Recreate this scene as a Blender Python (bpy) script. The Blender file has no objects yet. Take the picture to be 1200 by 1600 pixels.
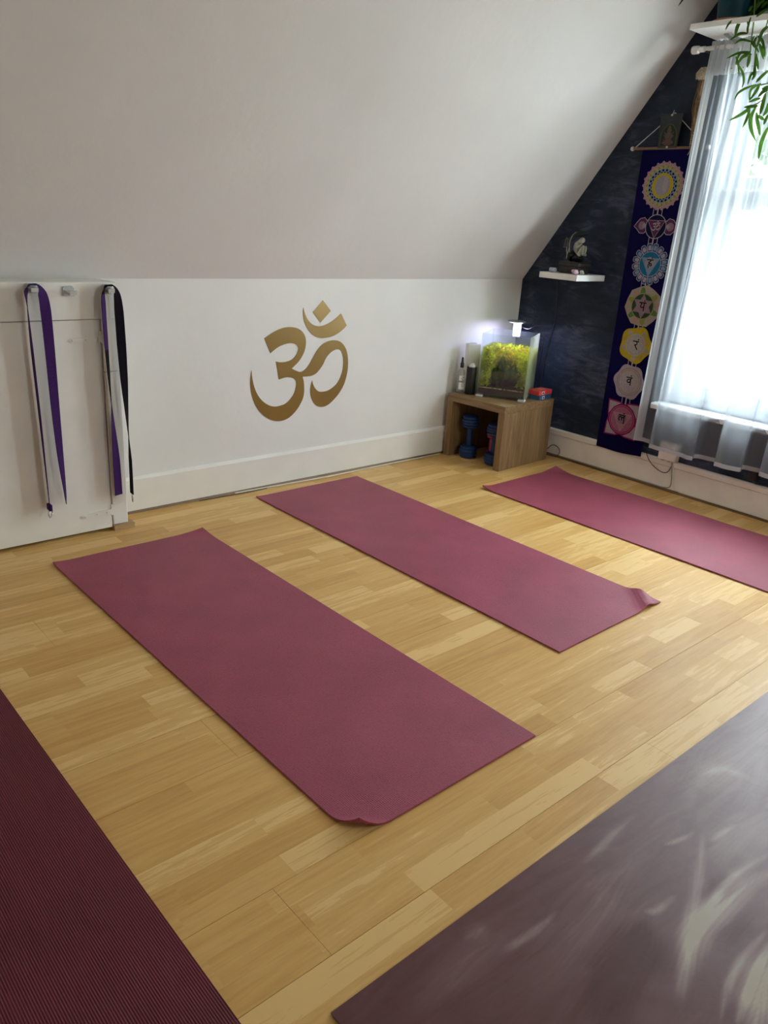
import bpy, bmesh, math, random
import numpy as np
from mathutils import Vector, Matrix

random.seed(4)
C = bpy.context.scene.collection
S = bpy.context.scene

# ------------------------------------------------------------------ camera
def aim(loc, yaw, pitch, roll):
    f = Vector((math.sin(yaw)*math.cos(pitch), math.cos(yaw)*math.cos(pitch), math.sin(pitch)))
    r = f.cross(Vector((0, 0, 1))).normalized()
    d = f.cross(r)
    c, s = math.cos(roll), math.sin(roll)
    r2 = r*c + d*s
    d2 = d*c - r*s
    m = Matrix((r2, -d2, -f)).transposed().to_4x4()
    m.translation = loc
    return m

cam_d = bpy.data.cameras.new('camera')
cam = bpy.data.objects.new('camera', cam_d)
C.objects.link(cam)
cam_d.sensor_fit = 'HORIZONTAL'
cam_d.sensor_width = 36.0
cam_d.lens = 1241.38/1200*36.0
cam_d.clip_start = 0.02
cam.matrix_world = aim(Vector((-3.8036, -3.0926, 1.2513)), 0.7406, -0.3525, -0.0647)
S.camera = cam

# ------------------------------------------------------------------ daylight and exposure
world = bpy.data.worlds.new('overcast_sky')
S.world = world
world.use_nodes = True
bg = world.node_tree.nodes['Background']
bg.inputs['Color'].default_value = (0.86, 0.94, 1.0, 1)
bg.inputs['Strength'].default_value = 9.0

def portal(name, loc, rot, sx, sy):
    l = bpy.data.lights.new(name, 'AREA')
    l.shape = 'RECTANGLE'; l.size = sx; l.size_y = sy
    l.cycles.is_portal = True
    o = bpy.data.objects.new(name, l); C.objects.link(o)
    o.location = loc; o.rotation_euler = rot
    return o
WY0, WY1, WZ0, WZ1 = -1.03, -2.47, 0.455, 2.0        # window opening in the gable wall
portal('daylight_portal', (0.24, (WY0+WY1)/2, (WZ0+WZ1)/2), (0, math.pi/2, 0), WZ1-WZ0, WY0-WY1)

portal('fill_window_portal', (-1.70, -4.20, 1.82), (math.radians(54.2), 0, 0), .62, .64)  # guides sky light through the added, unseen roof window
S.view_settings.view_transform = 'Standard'
S.view_settings.look = 'None'
S.view_settings.gamma = 1.0
S.view_settings.use_curve_mapping = False
S.view_settings.exposure = 2.08
S.cycles.use_denoising = True
S.cycles.max_bounces = 12
S.cycles.diffuse_bounces = 7
S.cycles.transparent_max_bounces = 24
S.cycles.sample_clamp_indirect = 8.0

# ------------------------------------------------------------------ material helpers
def new_mat(name):
    m = bpy.data.materials.new(name); m.use_nodes = True
    nt = m.node_tree
    return m, nt, nt.nodes['Principled BSDF'], nt.nodes['Material Output']
def N(nt, t, **kw):
    n = nt.nodes.new(t)
    for k, v in kw.items():
        if k in n.inputs: n.inputs[k].default_value = v
        else: setattr(n, k, v)
    return n
def L(nt, a, b): nt.links.new(a, b)
def srgb(r, g, b):
    f = lambda c: (c/255/12.92) if c/255 <= .04045 else ((c/255+.055)/1.055)**2.4
    return (f(r), f(g), f(b), 1)
def ramp(nt, fac, stops):
    n = nt.nodes.new('ShaderNodeValToRGB')
    e = n.color_ramp.elements
    while len(e) < len(stops): e.new(.5)
    for i, (p, c) in enumerate(stops):
        e[i].position = p; e[i].color = c
    L(nt, fac, n.inputs[0]); return n.outputs[0]
def plain(name, col, rough=.5, metal=0.0, var=.06, scale=30, bump=0.0, spec=.5):
    """one colour with a faint procedural mottle"""
    m, nt, b, _ = new_mat(name)
    g = N(nt, 'ShaderNodeNewGeometry')
    n = N(nt, 'ShaderNodeTexNoise', Scale=scale, Detail=3.0)
    L(nt, g.outputs['Position'], n.inputs['Vector'])
    lo = tuple(max(0, c*(1-var)) for c in col[:3])+(1,); hi = tuple(min(1, c*(1+var)) for c in col[:3])+(1,)
    L(nt, ramp(nt, n.outputs['Fac'], [(.3, lo), (.7, hi)]), b.inputs['Base Color'])
    b.inputs['Roughness'].default_value = rough; b.inputs['Metallic'].default_value = metal
    b.inputs['Specular IOR Level'].default_value = spec
    if bump:
        bp = N(nt, 'ShaderNodeBump', Strength=bump, Distance=.002)
        L(nt, n.outputs['Fac'], bp.inputs['Height']); L(nt, bp.outputs[0], b.inputs['Normal'])
    return m
def glow(name, col, strength):
    m, nt, b, _ = new_mat(name)
    b.inputs['Base Color'].default_value = col
    b.inputs['Emission Color'].default_value = col
    b.inputs['Emission Strength'].default_value = strength
    return m
def thin_glass(name, tint=(1, 1, 1, 1), gloss=.06, haze=0.0, haze_col=(.8, .85, .8, 1)):
    m, nt, b, out = new_mat(name); nt.nodes.remove(b)
    t = N(nt, 'ShaderNodeBsdfTransparent', Color=tint)
    gl = N(nt, 'ShaderNodeBsdfGlossy', Roughness=.02)
    mix = N(nt, 'ShaderNodeMixShader'); mix.inputs[0].default_value = gloss
    L(nt, t.outputs[0], mix.inputs[1]); L(nt, gl.outputs[0], mix.inputs[2])
    res = mix.outputs[0]
    if haze:
        d = N(nt, 'ShaderNodeBsdfDiffuse', Color=haze_col); tr = N(nt, 'ShaderNodeBsdfTranslucent', Color=haze_col)
        a = N(nt, 'ShaderNodeMixShader'); a.inputs[0].default_value = .5
        L(nt, d.outputs[0], a.inputs[1]); L(nt, tr.outputs[0], a.inputs[2])
        h = N(nt, 'ShaderNodeMixShader'); h.inputs[0].default_value = haze
        L(nt, res, h.inputs[1]); L(nt, a.outputs[0], h.inputs[2]); res = h.outputs[0]
    L(nt, res, out.inputs['Surface'])
    return m

def plaster(name, base, var=.05, bump=.25):
    m, nt, b, _ = new_mat(name)
    g = N(nt, 'ShaderNodeNewGeometry')
    n1 = N(nt, 'ShaderNodeTexNoise', Scale=2.2, Detail=5.0, Roughness=.6)
    n2 = N(nt, 'ShaderNodeTexNoise', Scale=45.0, Detail=4.0)
    for n in (n1, n2): L(nt, g.outputs['Position'], n.inputs['Vector'])
    lo = tuple(c*(1-var) for c in base[:3])+(1,); hi = tuple(min(1, c*(1+var)) for c in base[:3])+(1,)
    L(nt, ramp(nt, n1.outputs['Fac'], [(.32, lo), (.68, hi)]), b.inputs['Base Color'])
    b.inputs['Roughness'].default_value = .75
    mx = N(nt, 'ShaderNodeMath', operation='MULTIPLY_ADD'); mx.inputs[1].default_value = .12
    L(nt, n2.outputs['Fac'], mx.inputs[0]); L(nt, n1.outputs['Fac'], mx.inputs[2])
    bp = N(nt, 'ShaderNodeBump', Strength=bump, Distance=.02)
    L(nt, mx.outputs[0], bp.inputs['Height']); L(nt, bp.outputs[0], b.inputs['Normal'])
    return m

def gable_paint():
    m, nt, b, _ = new_mat('dark_blue_brushed_paint')
    g = N(nt, 'ShaderNodeNewGeometry')
    mp = N(nt, 'ShaderNodeMapping'); mp.inputs['Rotation'].default_value = (.7, 0, 0); mp.inputs['Scale'].default_value = (1, 2.6, 8)
    L(nt, g.outputs['Position'], mp.inputs['Vector'])
    n1 = N(nt, 'ShaderNodeTexNoise', Scale=2.2, Detail=7.0, Roughness=.7, Distortion=1.2)
    L(nt, mp.outputs[0], n1.inputs['Vector'])
    n2 = N(nt, 'ShaderNodeTexNoise', Scale=3.0, Detail=3.0)
    L(nt, g.outputs['Position'], n2.inputs['Vector'])
    mu = N(nt, 'ShaderNodeMath', operation='MULTIPLY'); L(nt, n1.outputs['Fac'], mu.inputs[0]); L(nt, n2.outputs['Fac'], mu.inputs[1])
    L(nt, ramp(nt, mu.outputs[0], [(.15, (.0075, .014, .027, 1)), (.26, (.018, .027, .048, 1)), (.38, (.070, .078, .115, 1))]), b.inputs['Base Color'])
    b.inputs['Roughness'].default_value = .6; b.inputs['Specular IOR Level'].default_value = .22
    bp = N(nt, 'ShaderNodeBump', Strength=.2, Distance=.004)
    L(nt, n1.outputs['Fac'], bp.inputs['Height']); L(nt, bp.outputs[0], b.inputs['Normal'])
    return m

def laminate():
    """three printed strips per plank; strips differ in tone and length"""
    m, nt, b, _ = new_mat('beech_laminate')
    g = N(nt, 'ShaderNodeNewGeometry')
    sx = N(nt, 'ShaderNodeSeparateXYZ'); L(nt, g.outputs['Position'], sx.inputs[0])
    def math_(op, a, bb=None, c=None):
        n = N(nt, 'ShaderNodeMath', operation=op)
        for i, v in enumerate((a, bb, c)):
            if v is None: continue
            if isinstance(v, (int, float)): n.inputs[i].default_value = v
            else: L(nt, v, n.inputs[i])
        return n.outputs[0]
    row = math_('FLOOR', math_('DIVIDE', math_('ADD', sx.outputs['Y'], 1.505+19.25), .19250/3))
    wn = N(nt, 'ShaderNodeTexWhiteNoise', noise_dimensions='1D'); L(nt, row, wn.inputs['W'])
    length = math_('MULTIPLY_ADD', wn.outputs['Value'], .14, .30)
    u = math_('MULTIPLY_ADD', wn.outputs['Value'], 37.3, math_('DIVIDE', sx.outputs['X'], length))
    wob = math_('MULTIPLY', math_('SINE', math_('MULTIPLY', u, 2.1)), .35)
    cell = math_('FLOOR', math_('ADD', u, wob))
    cv = N(nt, 'ShaderNodeCombineXYZ'); L(nt, row, cv.inputs[0]); L(nt, cell, cv.inputs[1])
    w2 = N(nt, 'ShaderNodeTexWhiteNoise', noise_dimensions='2D'); L(nt, cv.outputs[0], w2.inputs['Vector'])
    # grain, shifted per strip
    off = N(nt, 'ShaderNodeVectorMath', operation='MULTIPLY_ADD'); off.inputs[1].default_value = (9, 9, 9)
    L(nt, w2.outputs['Color'], off.inputs[0]); L(nt, g.outputs['Position'], off.inputs[2])
    mp = N(nt, 'ShaderNodeMapping'); mp.inputs['Scale'].default_value = (2.4, 38, 1)
    L(nt, off.outputs[0], mp.inputs['Vector'])
    gr = N(nt, 'ShaderNodeTexNoise', Scale=1.4, Detail=6.0, Roughness=.62, Distortion=.7)
    L(nt, mp.outputs[0], gr.inputs['Vector'])
    mp2 = N(nt, 'ShaderNodeMapping'); mp2.inputs['Scale'].default_value = (14, 160, 1)
    L(nt, off.outputs[0], mp2.inputs['Vector'])
    fl = N(nt, 'ShaderNodeTexNoise', Scale=1.0, Detail=2.0); L(nt, mp2.outputs[0], fl.inputs['Vector'])
    tone = math_('ADD', math_('MULTIPLY', w2.outputs['Value'], .48), math_('ADD', math_('MULTIPLY', gr.outputs['Fac'], .95), math_('MULTIPLY', fl.outputs['Fac'], .30)))
    col = ramp(nt, tone, [(.40, (.50, .265, .07, 1)), (.75, (.61, .355, .105, 1)), (1.05, (.68, .42, .145, 1)), (1.0, (.74, .49, .19, 1))])
    L(nt, col, b.inputs['Base Color'])
    n3 = N(nt, 'ShaderNodeTexNoise', Scale=5.0, Detail=4.0); L(nt, g.outputs['Position'], n3.inputs['Vector'])
    L(nt, math_('MULTIPLY_ADD', n3.outputs['Fac'], .16, .36), b.inputs['Roughness']); b.inputs['Specular IOR Level'].default_value = .4
    bp = N(nt, 'ShaderNodeBump', Strength=.08, Distance=.001)
    L(nt, fl.outputs['Fac'], bp.inputs['Height']); L(nt, bp.outputs[0], b.inputs['Normal'])
    return m

def wood(name, c0, c1, c2, axis='Z', scale=1.0, rough=.5):
    m, nt, b, _ = new_mat(name)
    tc = N(nt, 'ShaderNodeTexCoord')
    mp = N(nt, 'ShaderNodeMapping')
    s = {'X': (1.6, 26, 26), 'Y': (26, 1.6, 26), 'Z': (26, 26, 1.6)}[axis]
    mp.inputs['Scale'].default_value = tuple(v*scale for v in s)
    L(nt, tc.outputs['Object'], mp.inputs['Vector'])
    n = N(nt, 'ShaderNodeTexNoise', Scale=1.6, Detail=6.0, Roughness=.6, Distortion=1.6)
    L(nt, mp.outputs[0], n.inputs['Vector'])
    L(nt, ramp(nt, n.outputs['Fac'], [(.3, c0), (.5, c1), (.72, c2)]), b.inputs['Base Color'])
    b.inputs['Roughness'].default_value = rough
    bp = N(nt, 'ShaderNodeBump', Strength=.15, Distance=.002)
    L(nt, n.outputs['Fac'], bp.inputs['Height']); L(nt, bp.outputs[0], b.inputs['Normal'])
    return m

def mat_rubber(name, base, pitch, ribbed=False, rough=.55):
    m, nt, b, _ = new_mat(name)
    tc = N(nt, 'ShaderNodeTexCoord')
    n0 = N(nt, 'ShaderNodeTexNoise', Scale=6.0, Detail=4.0); L(nt, tc.outputs['Object'], n0.inputs['Vector'])
    lo = tuple(c*.90 for c in base[:3])+(1,); hi = tuple(c*1.10 for c in base[:3])+(1,)
    cl = ramp(nt, n0.outputs['Fac'], [(.3, lo), (.7, hi)])
    b.inputs['Roughness'].default_value = rough; b.inputs['Specular IOR Level'].default_value = .4
    if ribbed:
        wv = N(nt, 'ShaderNodeTexWave', wave_type='BANDS', bands_direction='X')
        wv.inputs['Scale'].default_value = math.pi/10/pitch
        L(nt, tc.outputs['Object'], wv.inputs['Vector']); h = wv.outputs['Fac']
    else:
        vo = N(nt, 'ShaderNodeTexVoronoi', feature='F1'); vo.inputs['Scale'].default_value = 1/pitch
        vo.inputs['Randomness'].default_value = .2
        L(nt, tc.outputs['Object'], vo.inputs['Vector']); h = vo.outputs['Distance']
    mm = N(nt, 'ShaderNodeMix', data_type='RGBA', blend_type='MULTIPLY'); mm.inputs['Factor'].default_value = 1.0
    sp = N(nt, 'ShaderNodeTexNoise', Scale=210.0, Detail=2.0, Roughness=.7); L(nt, tc.outputs['Object'], sp.inputs['Vector'])
    hs = N(nt, 'ShaderNodeMath', operation='MULTIPLY_ADD'); hs.inputs[1].default_value = 1.1; L(nt, sp.outputs['Fac'], hs.inputs[0]); L(nt, h, hs.inputs[2])
    tone = ramp(nt, hs.outputs[0], [(.55, (.72, .72, .72, 1)), (1.2, (1.32, 1.32, 1.32, 1))] if not ribbed else [(.4, (.80, .80, .80, 1)), (1.6, (1.2, 1.2, 1.2, 1))])
    L(nt, cl, mm.inputs[6]); L(nt, tone, mm.inputs[7]); L(nt, mm.outputs[2], b.inputs['Base Color'])
    bp = N(nt, 'ShaderNodeBump', Strength=.8, Distance=.0015)
    L(nt, h, bp.inputs['Height']); L(nt, bp.outputs[0], b.inputs['Normal'])
    return m

def swirl_streaks():  # base colour with paler and darker streaks from the swirl attribute
    m, nt, b, _ = new_mat('streaked_mat')
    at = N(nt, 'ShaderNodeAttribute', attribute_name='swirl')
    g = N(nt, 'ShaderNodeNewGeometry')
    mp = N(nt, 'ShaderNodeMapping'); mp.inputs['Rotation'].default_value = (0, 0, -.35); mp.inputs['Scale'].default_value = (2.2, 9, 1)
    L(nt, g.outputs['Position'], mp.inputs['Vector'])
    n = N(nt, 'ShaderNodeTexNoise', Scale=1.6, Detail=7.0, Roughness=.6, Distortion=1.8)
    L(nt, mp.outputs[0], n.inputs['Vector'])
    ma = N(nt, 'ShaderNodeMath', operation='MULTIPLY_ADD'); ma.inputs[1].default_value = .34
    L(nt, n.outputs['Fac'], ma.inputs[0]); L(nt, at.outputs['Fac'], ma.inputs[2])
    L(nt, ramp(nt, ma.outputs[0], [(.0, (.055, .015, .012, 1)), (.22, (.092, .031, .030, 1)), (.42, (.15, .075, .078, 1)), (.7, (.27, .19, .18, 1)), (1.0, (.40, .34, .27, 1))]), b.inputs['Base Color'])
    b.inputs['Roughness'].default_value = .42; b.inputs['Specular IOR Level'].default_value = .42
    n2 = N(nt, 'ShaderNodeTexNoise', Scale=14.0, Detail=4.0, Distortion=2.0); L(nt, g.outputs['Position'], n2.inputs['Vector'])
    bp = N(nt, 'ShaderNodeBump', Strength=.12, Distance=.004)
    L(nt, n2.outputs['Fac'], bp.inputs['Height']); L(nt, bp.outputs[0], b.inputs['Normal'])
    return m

def sheer(name, cover, col=(.93, .95, .97, 1)):
    m, nt, b, out = new_mat(name); nt.nodes.remove(b)
    t = N(nt, 'ShaderNodeBsdfTransparent')
    d = N(nt, 'ShaderNodeBsdfDiffuse', Color=col); tr = N(nt, 'ShaderNodeBsdfTranslucent', Color=col)
    a = N(nt, 'ShaderNodeMixShader'); a.inputs[0].default_value = .5
    L(nt, d.outputs[0], a.inputs[1]); L(nt, tr.outputs[0], a.inputs[2])
    mix = N(nt, 'ShaderNodeMixShader'); mix.inputs[0].default_value = cover
    L(nt, t.outputs[0], mix.inputs[1]); L(nt, a.outputs[0], mix.inputs[2])
    L(nt, mix.outputs[0], out.inputs['Surface'])
    return m

def leafy(name, col, trans=.5, var=.3):
    m, nt, b, out = new_mat(name); nt.nodes.remove(b)
    g = N(nt, 'ShaderNodeNewGeometry')
    n = N(nt, 'ShaderNodeTexNoise', Scale=9.0, Detail=2.0); L(nt, g.outputs['Position'], n.inputs['Vector'])
    lo = tuple(c*(1-var) for c in col[:3])+(1,); hi = tuple(min(1, c*(1+var)) for c in col[:3])+(1,)
    cc = ramp(nt, n.outputs['Fac'], [(.3, lo), (.7, hi)])
    d = N(nt, 'ShaderNodeBsdfDiffuse'); tr = N(nt, 'ShaderNodeBsdfTranslucent')
    L(nt, cc, d.inputs[0]); L(nt, cc, tr.inputs[0])
    a = N(nt, 'ShaderNodeMixShader'); a.inputs[0].default_value = trans
    L(nt, d.outputs[0], a.inputs[1]); L(nt, tr.outputs[0], a.inputs[2]); L(nt, a.outputs[0], out.inputs['Surface'])
    return m

M = {}
M['ceiling'] = plaster('ceiling_plaster', (.66, .635, .61), .03, .22)
M['wall'] = plaster('white_wall_plaster', (.75, .73, .69), .03, .18)
M['gloss_white'] = plain('white_gloss_paint', (.80, .775, .71, 1), .35, var=.03, scale=8)
M['cream'] = plain('cream_baseboard_paint', (.80, .74, .67, 1), .4, var=.05, scale=9)
M['gable'] = gable_paint()
M['floor'] = laminate()
M['underlay'] = plain('dark_joint', (.06, .035, .015, 1), .9)
M['brown_trim'] = wood('bare_brown_wood', (.11, .06, .025, 1), (.2, .115, .05, 1), (.28, .17, .08, 1), 'X')
M['brown_trim_y'] = wood('bare_brown_wood_y', (.09, .045, .018, 1), (.16, .085, .035, 1), (.23, .13, .06, 1), 'Y')
M['oak'] = wood('oak_veneer', (.15, .085, .034, 1), (.24, .145, .062, 1), (.33, .21, .10, 1), 'Z', 1.0)
M['oak_h'] = wood('oak_veneer_top', (.15, .085, .034, 1), (.24, .145, .062, 1), (.33, .21, .10, 1), 'Y', 1.0)
M['mat'] = mat_rubber('burgundy_mat_foam', (.245, .046, .075), .0050, False, .5)
M['mat_rib'] = mat_rubber('dark_red_ribbed_mat_foam', (.105, .0055, .0145), .0046, True, .6)
M['swirl'] = swirl_streaks()
M['sheer'] = sheer('sheer_white_voile', .47, (.35, .375, .405, 1))
M['sheer_hem'] = sheer('sheer_hem', .85, (.72, .74, .75, 1))
M['white'] = plain('white_lacquer', (.78, .78, .75, 1), .35, var=.02)
M['pvc'] = plain('white_window_paint', (.74, .78, .8, 1), .35, var=.03, scale=6)
M['glass'] = thin_glass('window_glass', (.97, .99, .98, 1), .05)
M['black'] = plain('black_plastic', (.012, .012, .014, 1), .4)
M['gold'] = plain('bronze_gold_vinyl', (.24, .14, .027, 1), .38, .35, var=.12, scale=2.5)
M['purple'] = plain('purple_webbing', (.042, .010, .085, 1), .8, var=.15, scale=150, spec=.15)
M['black_web'] = plain('black_webbing', (.005, .003, .007, 1), .85, var=.2, scale=150, spec=.1)
M['steel'] = plain('buckle_steel', (.6, .6, .6, 1), .25, 1.0)
M['hook'] = plain('grey_hook_plastic', (.5, .5, .48, 1), .3)

# measured outlines (wall plane x, z), leaves and mat swirls, in metres
OM_DOT = [(-1.456, 0.8745), (-1.4066, 0.824), (-1.4662, 0.7708), (-1.5133, 0.8202)]
OM_MOON = [(-1.5681, 0.8424), (-1.5693, 0.8206), (-1.5647, 0.7912), (-1.5515, 0.7613), (-1.5307, 0.7333), (-1.5049, 0.7123), (-1.4696, 0.6991), (-1.4343, 0.6975), (-1.3956, 0.7024), (-1.3569, 0.7161), (-1.3248, 0.7354), (-1.3057, 0.7527), (-1.3434, 0.8109), (-1.3738, 0.789), (-1.4054, 0.7713), (-1.437, 0.7598), (-1.4655, 0.7543), (-1.4909, 0.7567), (-1.5163, 0.766), (-1.5374, 0.783), (-1.5529, 0.8046), (-1.5634, 0.8278)]
OM_BODY = [(-1.7819, 0.7114), (-1.7465, 0.731), (-1.7119, 0.7454), (-1.6768, 0.7547), (-1.6412, 0.7567), (-1.6049, 0.751), (-1.5771, 0.7377), (-1.558, 0.7171), (-1.5492, 0.6918), (-1.5501, 0.6643), (-1.5573, 0.637), (-1.5703, 0.6151), (-1.5882, 0.5935), (-1.6063, 0.5785), (-1.6274, 0.5633), (-1.6087, 0.5544), (-1.5837, 0.5444), (-1.565, 0.5451), (-1.5435, 0.5574), (-1.5252, 0.5766), (-1.5072, 0.6036), (-1.4892, 0.6306), (-1.4678, 0.6549), (-1.4428, 0.6715), (-1.4141, 0.6813), (-1.3816, 0.6839), (-1.3517, 0.6788), (-1.3277, 0.6657), (-1.3076, 0.6438), (-1.2946, 0.6168), (-1.287, 0.5793), (-1.2866, 0.5366), (-1.2944, 0.4943), (-1.3094, 0.455), (-1.3348, 0.4193), (-1.3606, 0.3946), (-1.3899, 0.3731), (-1.4194, 0.3609), (-1.4492, 0.3602), (-1.4759, 0.3709), (-1.4962, 0.3916), (-1.5101, 0.4195), (-1.5144, 0.4488), (-1.5109, 0.4773), (-1.5045, 0.4961), (-1.4994, 0.4789), (-1.4857, 0.4568), (-1.4656, 0.4402), (-1.4425, 0.4355), (-1.4096, 0.4379), (-1.3834, 0.4479), (-1.3574, 0.4644), (-1.3383, 0.487), (-1.323, 0.5179), (-1.3166, 0.5494), (-1.3163, 0.5812), (-1.3233, 0.6106), (-1.3358, 0.6307), (-1.3529, 0.6384), (-1.3727, 0.6369), (-1.3953, 0.6268), (-1.4142, 0.6124), (-1.4297, 0.5936), (-1.4417, 0.5711), (-1.4603, 0.5489), (-1.4821, 0.5297), (-1.5073, 0.5202), (-1.5327, 0.5185), (-1.5624, 0.5193), (-1.5553, 0.494), (-1.5518, 0.4651), (-1.5522, 0.4365), (-1.559, 0.4109), (-1.5728, 0.386), (-1.5941, 0.3593), (-1.6217, 0.3359), (-1.6524, 0.3209), (-1.6862, 0.3159), (-1.7228, 0.3211), (-1.759, 0.3371), (-1.7919, 0.3623), (-1.8185, 0.3931), (-1.836, 0.425), (-1.8477, 0.4585), (-1.8546, 0.4987), (-1.8547, 0.5331), (-1.8492, 0.5692), (-1.8451, 0.5372), (-1.8376, 0.5047), (-1.8247, 0.4714), (-1.8043, 0.4395), (-1.7777, 0.4142), (-1.7479, 0.397), (-1.7178, 0.3893), (-1.6876, 0.3909), (-1.6603, 0.3974), (-1.633, 0.4154), (-1.6119, 0.4394), (-1.6014, 0.4668), (-1.5989, 0.4872), (-1.603, 0.503), (-1.6169, 0.5153), (-1.6416, 0.5224), (-1.666, 0.5232), (-1.699, 0.5168), (-1.7074, 0.5565), (-1.7165, 0.6018), (-1.6885, 0.5965), (-1.6555, 0.5979), (-1.6254, 0.6069), (-1.6045, 0.6247), (-1.5928, 0.6466), (-1.592, 0.659), (-1.6027, 0.672), (-1.6242, 0.6805), (-1.6514, 0.6819), (-1.6811, 0.676), (-1.7105, 0.6653), (-1.7482, 0.642)]
LEAVES = [(1, [(-0.27, -1.316, 1.861), (-0.29, -1.282, 1.845), (-0.31, -1.267, 1.827), (-0.33, -1.266, 1.8)]),
(1.4, [(-0.295, -1.325, 1.779), (-0.315, -1.311, 1.752), (-0.335, -1.262, 1.721)]),
(1.2, [(-0.32, -1.334, 1.766), (-0.34, -1.342, 1.732), (-0.36, -1.34, 1.689)]),
(1.6, [(-0.283, -1.341, 1.777), (-0.303, -1.338, 1.736), (-0.322, -1.358, 1.689), (-0.342, -1.4, 1.638)]),
(1.4, [(-0.308, -1.36, 1.751), (-0.328, -1.385, 1.706), (-0.348, -1.415, 1.659)]),
(1.3, [(-0.27, -1.349, 1.746), (-0.29, -1.375, 1.733), (-0.31, -1.4, 1.722)]),
(1.6, [(-0.295, -1.414, 1.696), (-0.315, -1.409, 1.638), (-0.335, -1.422, 1.572)]),
(1.5, [(-0.32, -1.387, 1.819), (-0.34, -1.394, 1.767), (-0.36, -1.401, 1.733)]),
(1, [(-0.283, -1.343, 1.861), (-0.303, -1.315, 1.838), (-0.322, -1.328, 1.791)]),
(1.2, [(-0.308, -1.373, 1.901), (-0.328, -1.357, 1.875), (-0.348, -1.353, 1.855)]),
(1, [(-0.27, -1.304, 1.912), (-0.29, -1.296, 1.894), (-0.31, -1.3, 1.855)]),
(1.2, [(-0.295, -1.31, 1.923), (-0.315, -1.324, 1.888), (-0.335, -1.327, 1.867)]),
(0.9, [(-0.32, -1.249, 1.93), (-0.34, -1.284, 1.897), (-0.36, -1.307, 1.861), (-0.38, -1.315, 1.834)]),
(0.8, [(-0.283, -1.212, 1.97), (-0.303, -1.239, 1.937), (-0.322, -1.263, 1.888)]),
(0.9, [(-0.308, -1.286, 1.975), (-0.328, -1.247, 1.972), (-0.348, -1.208, 1.952)]),
(1.3, [(-0.27, -1.263, 1.983), (-0.29, -1.275, 1.948), (-0.31, -1.284, 1.918)]),
(1.2, [(-0.295, -1.273, 1.975), (-0.315, -1.258, 1.958), (-0.335, -1.254, 1.93)]),
(1, [(-0.32, -1.317, 1.958), (-0.34, -1.338, 1.929), (-0.36, -1.358, 1.897)]),
(1.1, [(-0.283, -1.297, 1.972), (-0.303, -1.312, 1.937), (-0.322, -1.324, 1.872)]),
(1.1, [(-0.308, -1.329, 2.001), (-0.328, -1.35, 1.972), (-0.348, -1.368, 1.943)]),
(1.1, [(-0.27, -1.296, 2.01), (-0.29, -1.318, 1.984), (-0.31, -1.347, 1.942)]),
(0.9, [(-0.295, -1.275, 2.014), (-0.315, -1.24, 2.022), (-0.335, -1.223, 2.004)]),
(1, [(-0.32, -1.263, 2.041), (-0.34, -1.238, 2.038), (-0.36, -1.214, 2.014)]),
(1.4, [(-0.283, -1.206, 2.106), (-0.303, -1.205, 2.072), (-0.322, -1.213, 2.034)]),
(1, [(-0.308, -1.26, 2.139), (-0.328, -1.261, 2.13), (-0.348, -1.266, 2.112)]),
(0.8, [(-0.27, -1.246, 2.139), (-0.29, -1.238, 2.107), (-0.31, -1.252, 2.071)]),
(1, [(-0.295, -1.27, 2.161), (-0.315, -1.279, 2.138), (-0.335, -1.287, 2.113)]),
(1, [(-0.32, -1.308, 2.151), (-0.34, -1.303, 2.137), (-0.36, -1.305, 2.117)]),
(1.1, [(-0.283, -1.304, 2.153), (-0.303, -1.302, 2.142), (-0.322, -1.301, 2.124)]),
(1, [(-0.308, -1.322, 2.123), (-0.328, -1.308, 2.106), (-0.348, -1.3, 2.089)]),
(0.9, [(-0.27, -1.268, 2.04), (-0.29, -1.272, 2.018), (-0.31, -1.299, 1.988)]),
(1.1, [(-0.295, -1.295, 2.033), (-0.315, -1.328, 2.009), (-0.335, -1.356, 1.97)]),
(1.3, [(-0.32, -1.343, 2.057), (-0.34, -1.333, 2.034), (-0.36, -1.335, 1.977)]),
(1, [(-0.283, -1.286, 2.033), (-0.303, -1.291, 2.005), (-0.322, -1.33, 1.965)]),
(0.9, [(-0.308, -1.292, 1.965), (-0.328, -1.254, 1.971), (-0.348, -1.252, 1.926)]),
(1.1, [(-0.27, -1.345, 1.809), (-0.29, -1.332, 1.801), (-0.31, -1.318, 1.79)]),
(1.2, [(-0.295, -1.343, 1.856), (-0.315, -1.344, 1.828), (-0.335, -1.333, 1.792)]),
(1.4, [(-0.32, -1.395, 1.831), (-0.34, -1.388, 1.822), (-0.36, -1.379, 1.799)]),
(1.3, [(-0.283, -1.347, 1.779), (-0.303, -1.329, 1.775), (-0.322, -1.309, 1.771)]),
(1.2, [(-0.308, -1.386, 1.845), (-0.328, -1.38, 1.834), (-0.348, -1.386, 1.834)]),
(1.2, [(-0.27, -1.382, 1.789), (-0.29, -1.391, 1.757), (-0.31, -1.391, 1.736)]),
(1.1, [(-0.295, -1.404, 1.741), (-0.315, -1.407, 1.719), (-0.335, -1.414, 1.701)]),
(0.8, [(-0.32, -1.264, 2.098), (-0.34, -1.27, 2.055), (-0.36, -1.286, 2.032)]),
(0.8, [(-0.283, -1.208, 2.114), (-0.303, -1.171, 2.094), (-0.322, -1.166, 2.062)]),
(1.6, [(-0.308, -0.925, 2.212), (-0.328, -0.939, 2.191), (-0.348, -0.947, 2.17)]),
]
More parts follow.
